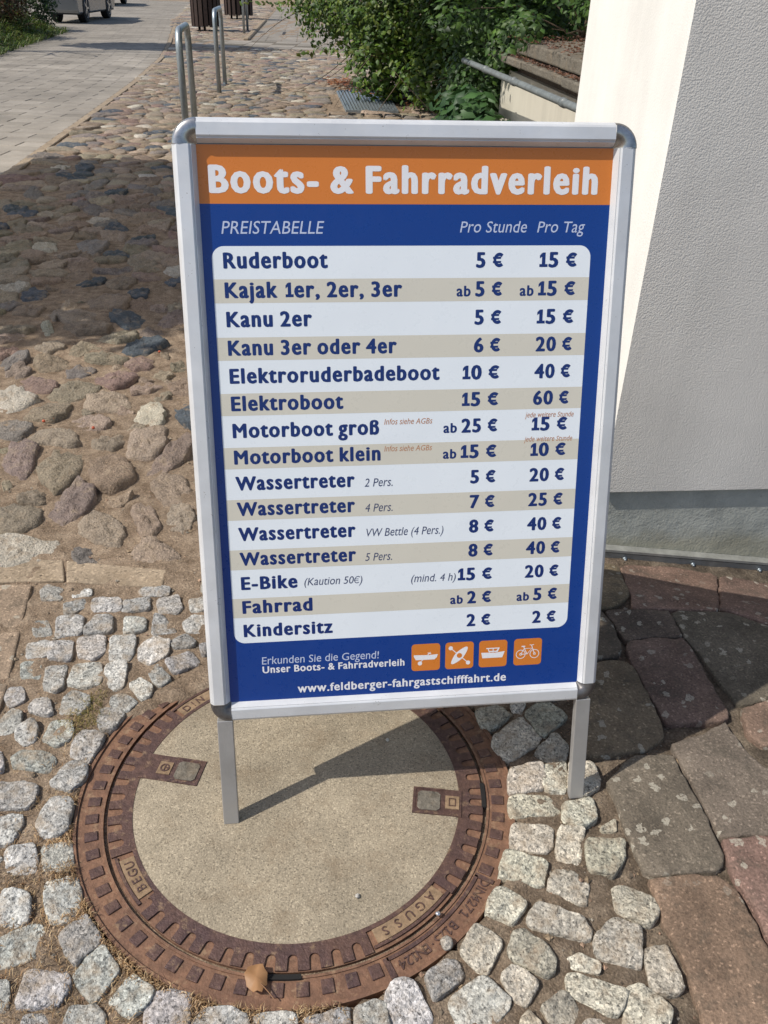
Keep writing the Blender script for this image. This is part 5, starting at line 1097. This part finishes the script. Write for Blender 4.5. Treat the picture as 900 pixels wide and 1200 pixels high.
# grit, straw and litter
def free(x, y): return not blocked(x, y, -.006, allp) and math.hypot(x - MC.x, y - MC.y) > MR + .004
b = MB(); R = random.Random(11); oc = [(1, 0, 0), (-1, 0, 0), (0, 1, 0), (0, -1, 0), (0, 0, 1), (0, 0, -1)]; of = [(0, 2, 4), (2, 1, 4), (1, 3, 4), (3, 0, 4), (2, 0, 5), (1, 2, 5), (3, 1, 5), (0, 3, 5)]
for i in range(9000):
    x = R.uniform(-1.15, .62); y = R.uniform(.5, 2.3)
    if y < 1.65 and not free(x, y) and R.random() > .04: continue
    if math.hypot(x - MC.x, y - MC.y) < MR: continue
    r = R.uniform(.0008, .0022) if R.random() < .93 else R.uniform(.0025, .006)
    if x > .15 and y < 1.3: r *= 1.35
    g = R.uniform(.6, 1.5); c = R.choice([(.33, .24, .15), (.28, .22, .15), (.38, .33, .26), (.17, .13, .09), (.42, .27, .18)]); z = gh(x, y) + r * .3
    b.add([(x + u * r * R.uniform(.7, 1.4), y + v * r * R.uniform(.7, 1.3), z + w_ * r * .7) for u, v, w_ in oc], of, tuple(min(.75, q * g) for q in c))
tag(b.build('grit', FIELD), 'loose grit and pebbles in the joints between the paving stones', 'grit', kind='stuff')
pts = []
while len(pts) < 5200:
    a = R.uniform(0, 2 * PI); x = R.gauss(-.47, .17); y = R.gauss(.72, .18)
    if R.random() < .35: t = math.radians(R.uniform(185, 285)); q = MR + abs(R.gauss(0, .02)); x = MC.x + q * math.cos(t); y = MC.y + q * math.sin(t)
    if free(x, y) and y > .45 and x > -1: pts.append((x, y, gh(x, y) + .001))
tag(blades('straw', pts, .026, .0011, [(.52, .35, .18), (.40, .25, .13), (.58, .43, .25), (.24, .15, .08)], 6, DRY, droop=1.45), 'dry straw and grass bits in the joints around the manhole', 'straw')
pts = [(R.gauss(-.553, .020), R.gauss(1.135, .020), .002) for _ in range(330)] + [(R.gauss(-.547, .013), R.gauss(1.19, .018), .002) for _ in range(130)]
tag(blades('weed_tuft', pts, .017, .0012, [(.26, .21, .07), (.17, .16, .05), (.38, .28, .12)], 8, LEAF, droop=.9, kind=None), 'small yellow green weed tuft between setts left of the manhole', 'weed', kind='stuff')
# fallen leaves along the foot of the bush
b = MB()
for i in range(700):
    t = R.random(); x = -.85 + t * 1.3 + R.gauss(0, .12); y = 12.6 - t * 2.4 + R.gauss(0, .22)
    if R.random() < .4: x = R.uniform(-.45, .2); y = R.gauss(11.9, .25)
    s = R.uniform(.02, .045); a = R.uniform(0, 6.28); c = R.choice([(.33, .12, .05), (.26, .10, .05), (.40, .18, .08), (.20, .10, .05)])
    u = (math.cos(a) * s, math.sin(a) * s); z = .03 + R.uniform(0, .02); b.add([(x - u[0], y - u[1], z), (x + u[1] * .6, y - u[0] * .6, z + .012), (x + u[0], y + u[1], z), (x - u[1] * .6, y + u[0] * .6, z + .006)], [(0, 1, 2, 3)], c)
for i in range(1500):
    s_ = R.uniform(-1.6, 1.5); p = wp(s_, R.uniform(-.45, 0.04 if R.random() < .5 else -.02), 0); z = .924 + R.uniform(0, .015)
    if R.random() < .3: z = .847; p = wp(s_, R.uniform(.0, .055), 0)
    x = p[0] + .70; y = p[1] + 5.4; s = R.uniform(.005, .014); a = R.uniform(0, 6.28); c = R.choice([(.14, .07, .045), (.10, .055, .04), (.20, .10, .06)])
    u = (math.cos(a) * s, math.sin(a) * s); b.add([(x - u[0], y - u[1], z), (x + u[1] * .6, y - u[0] * .6, z + .008), (x + u[0], y + u[1], z), (x - u[1] * .6, y + u[0] * .6, z + .004)], [(0, 1, 2, 3)], c)
tag(b.build('leaf_litter', DRY), 'reddish brown fallen leaves under the bush and on the slabs', 'leaf litter', kind='stuff')
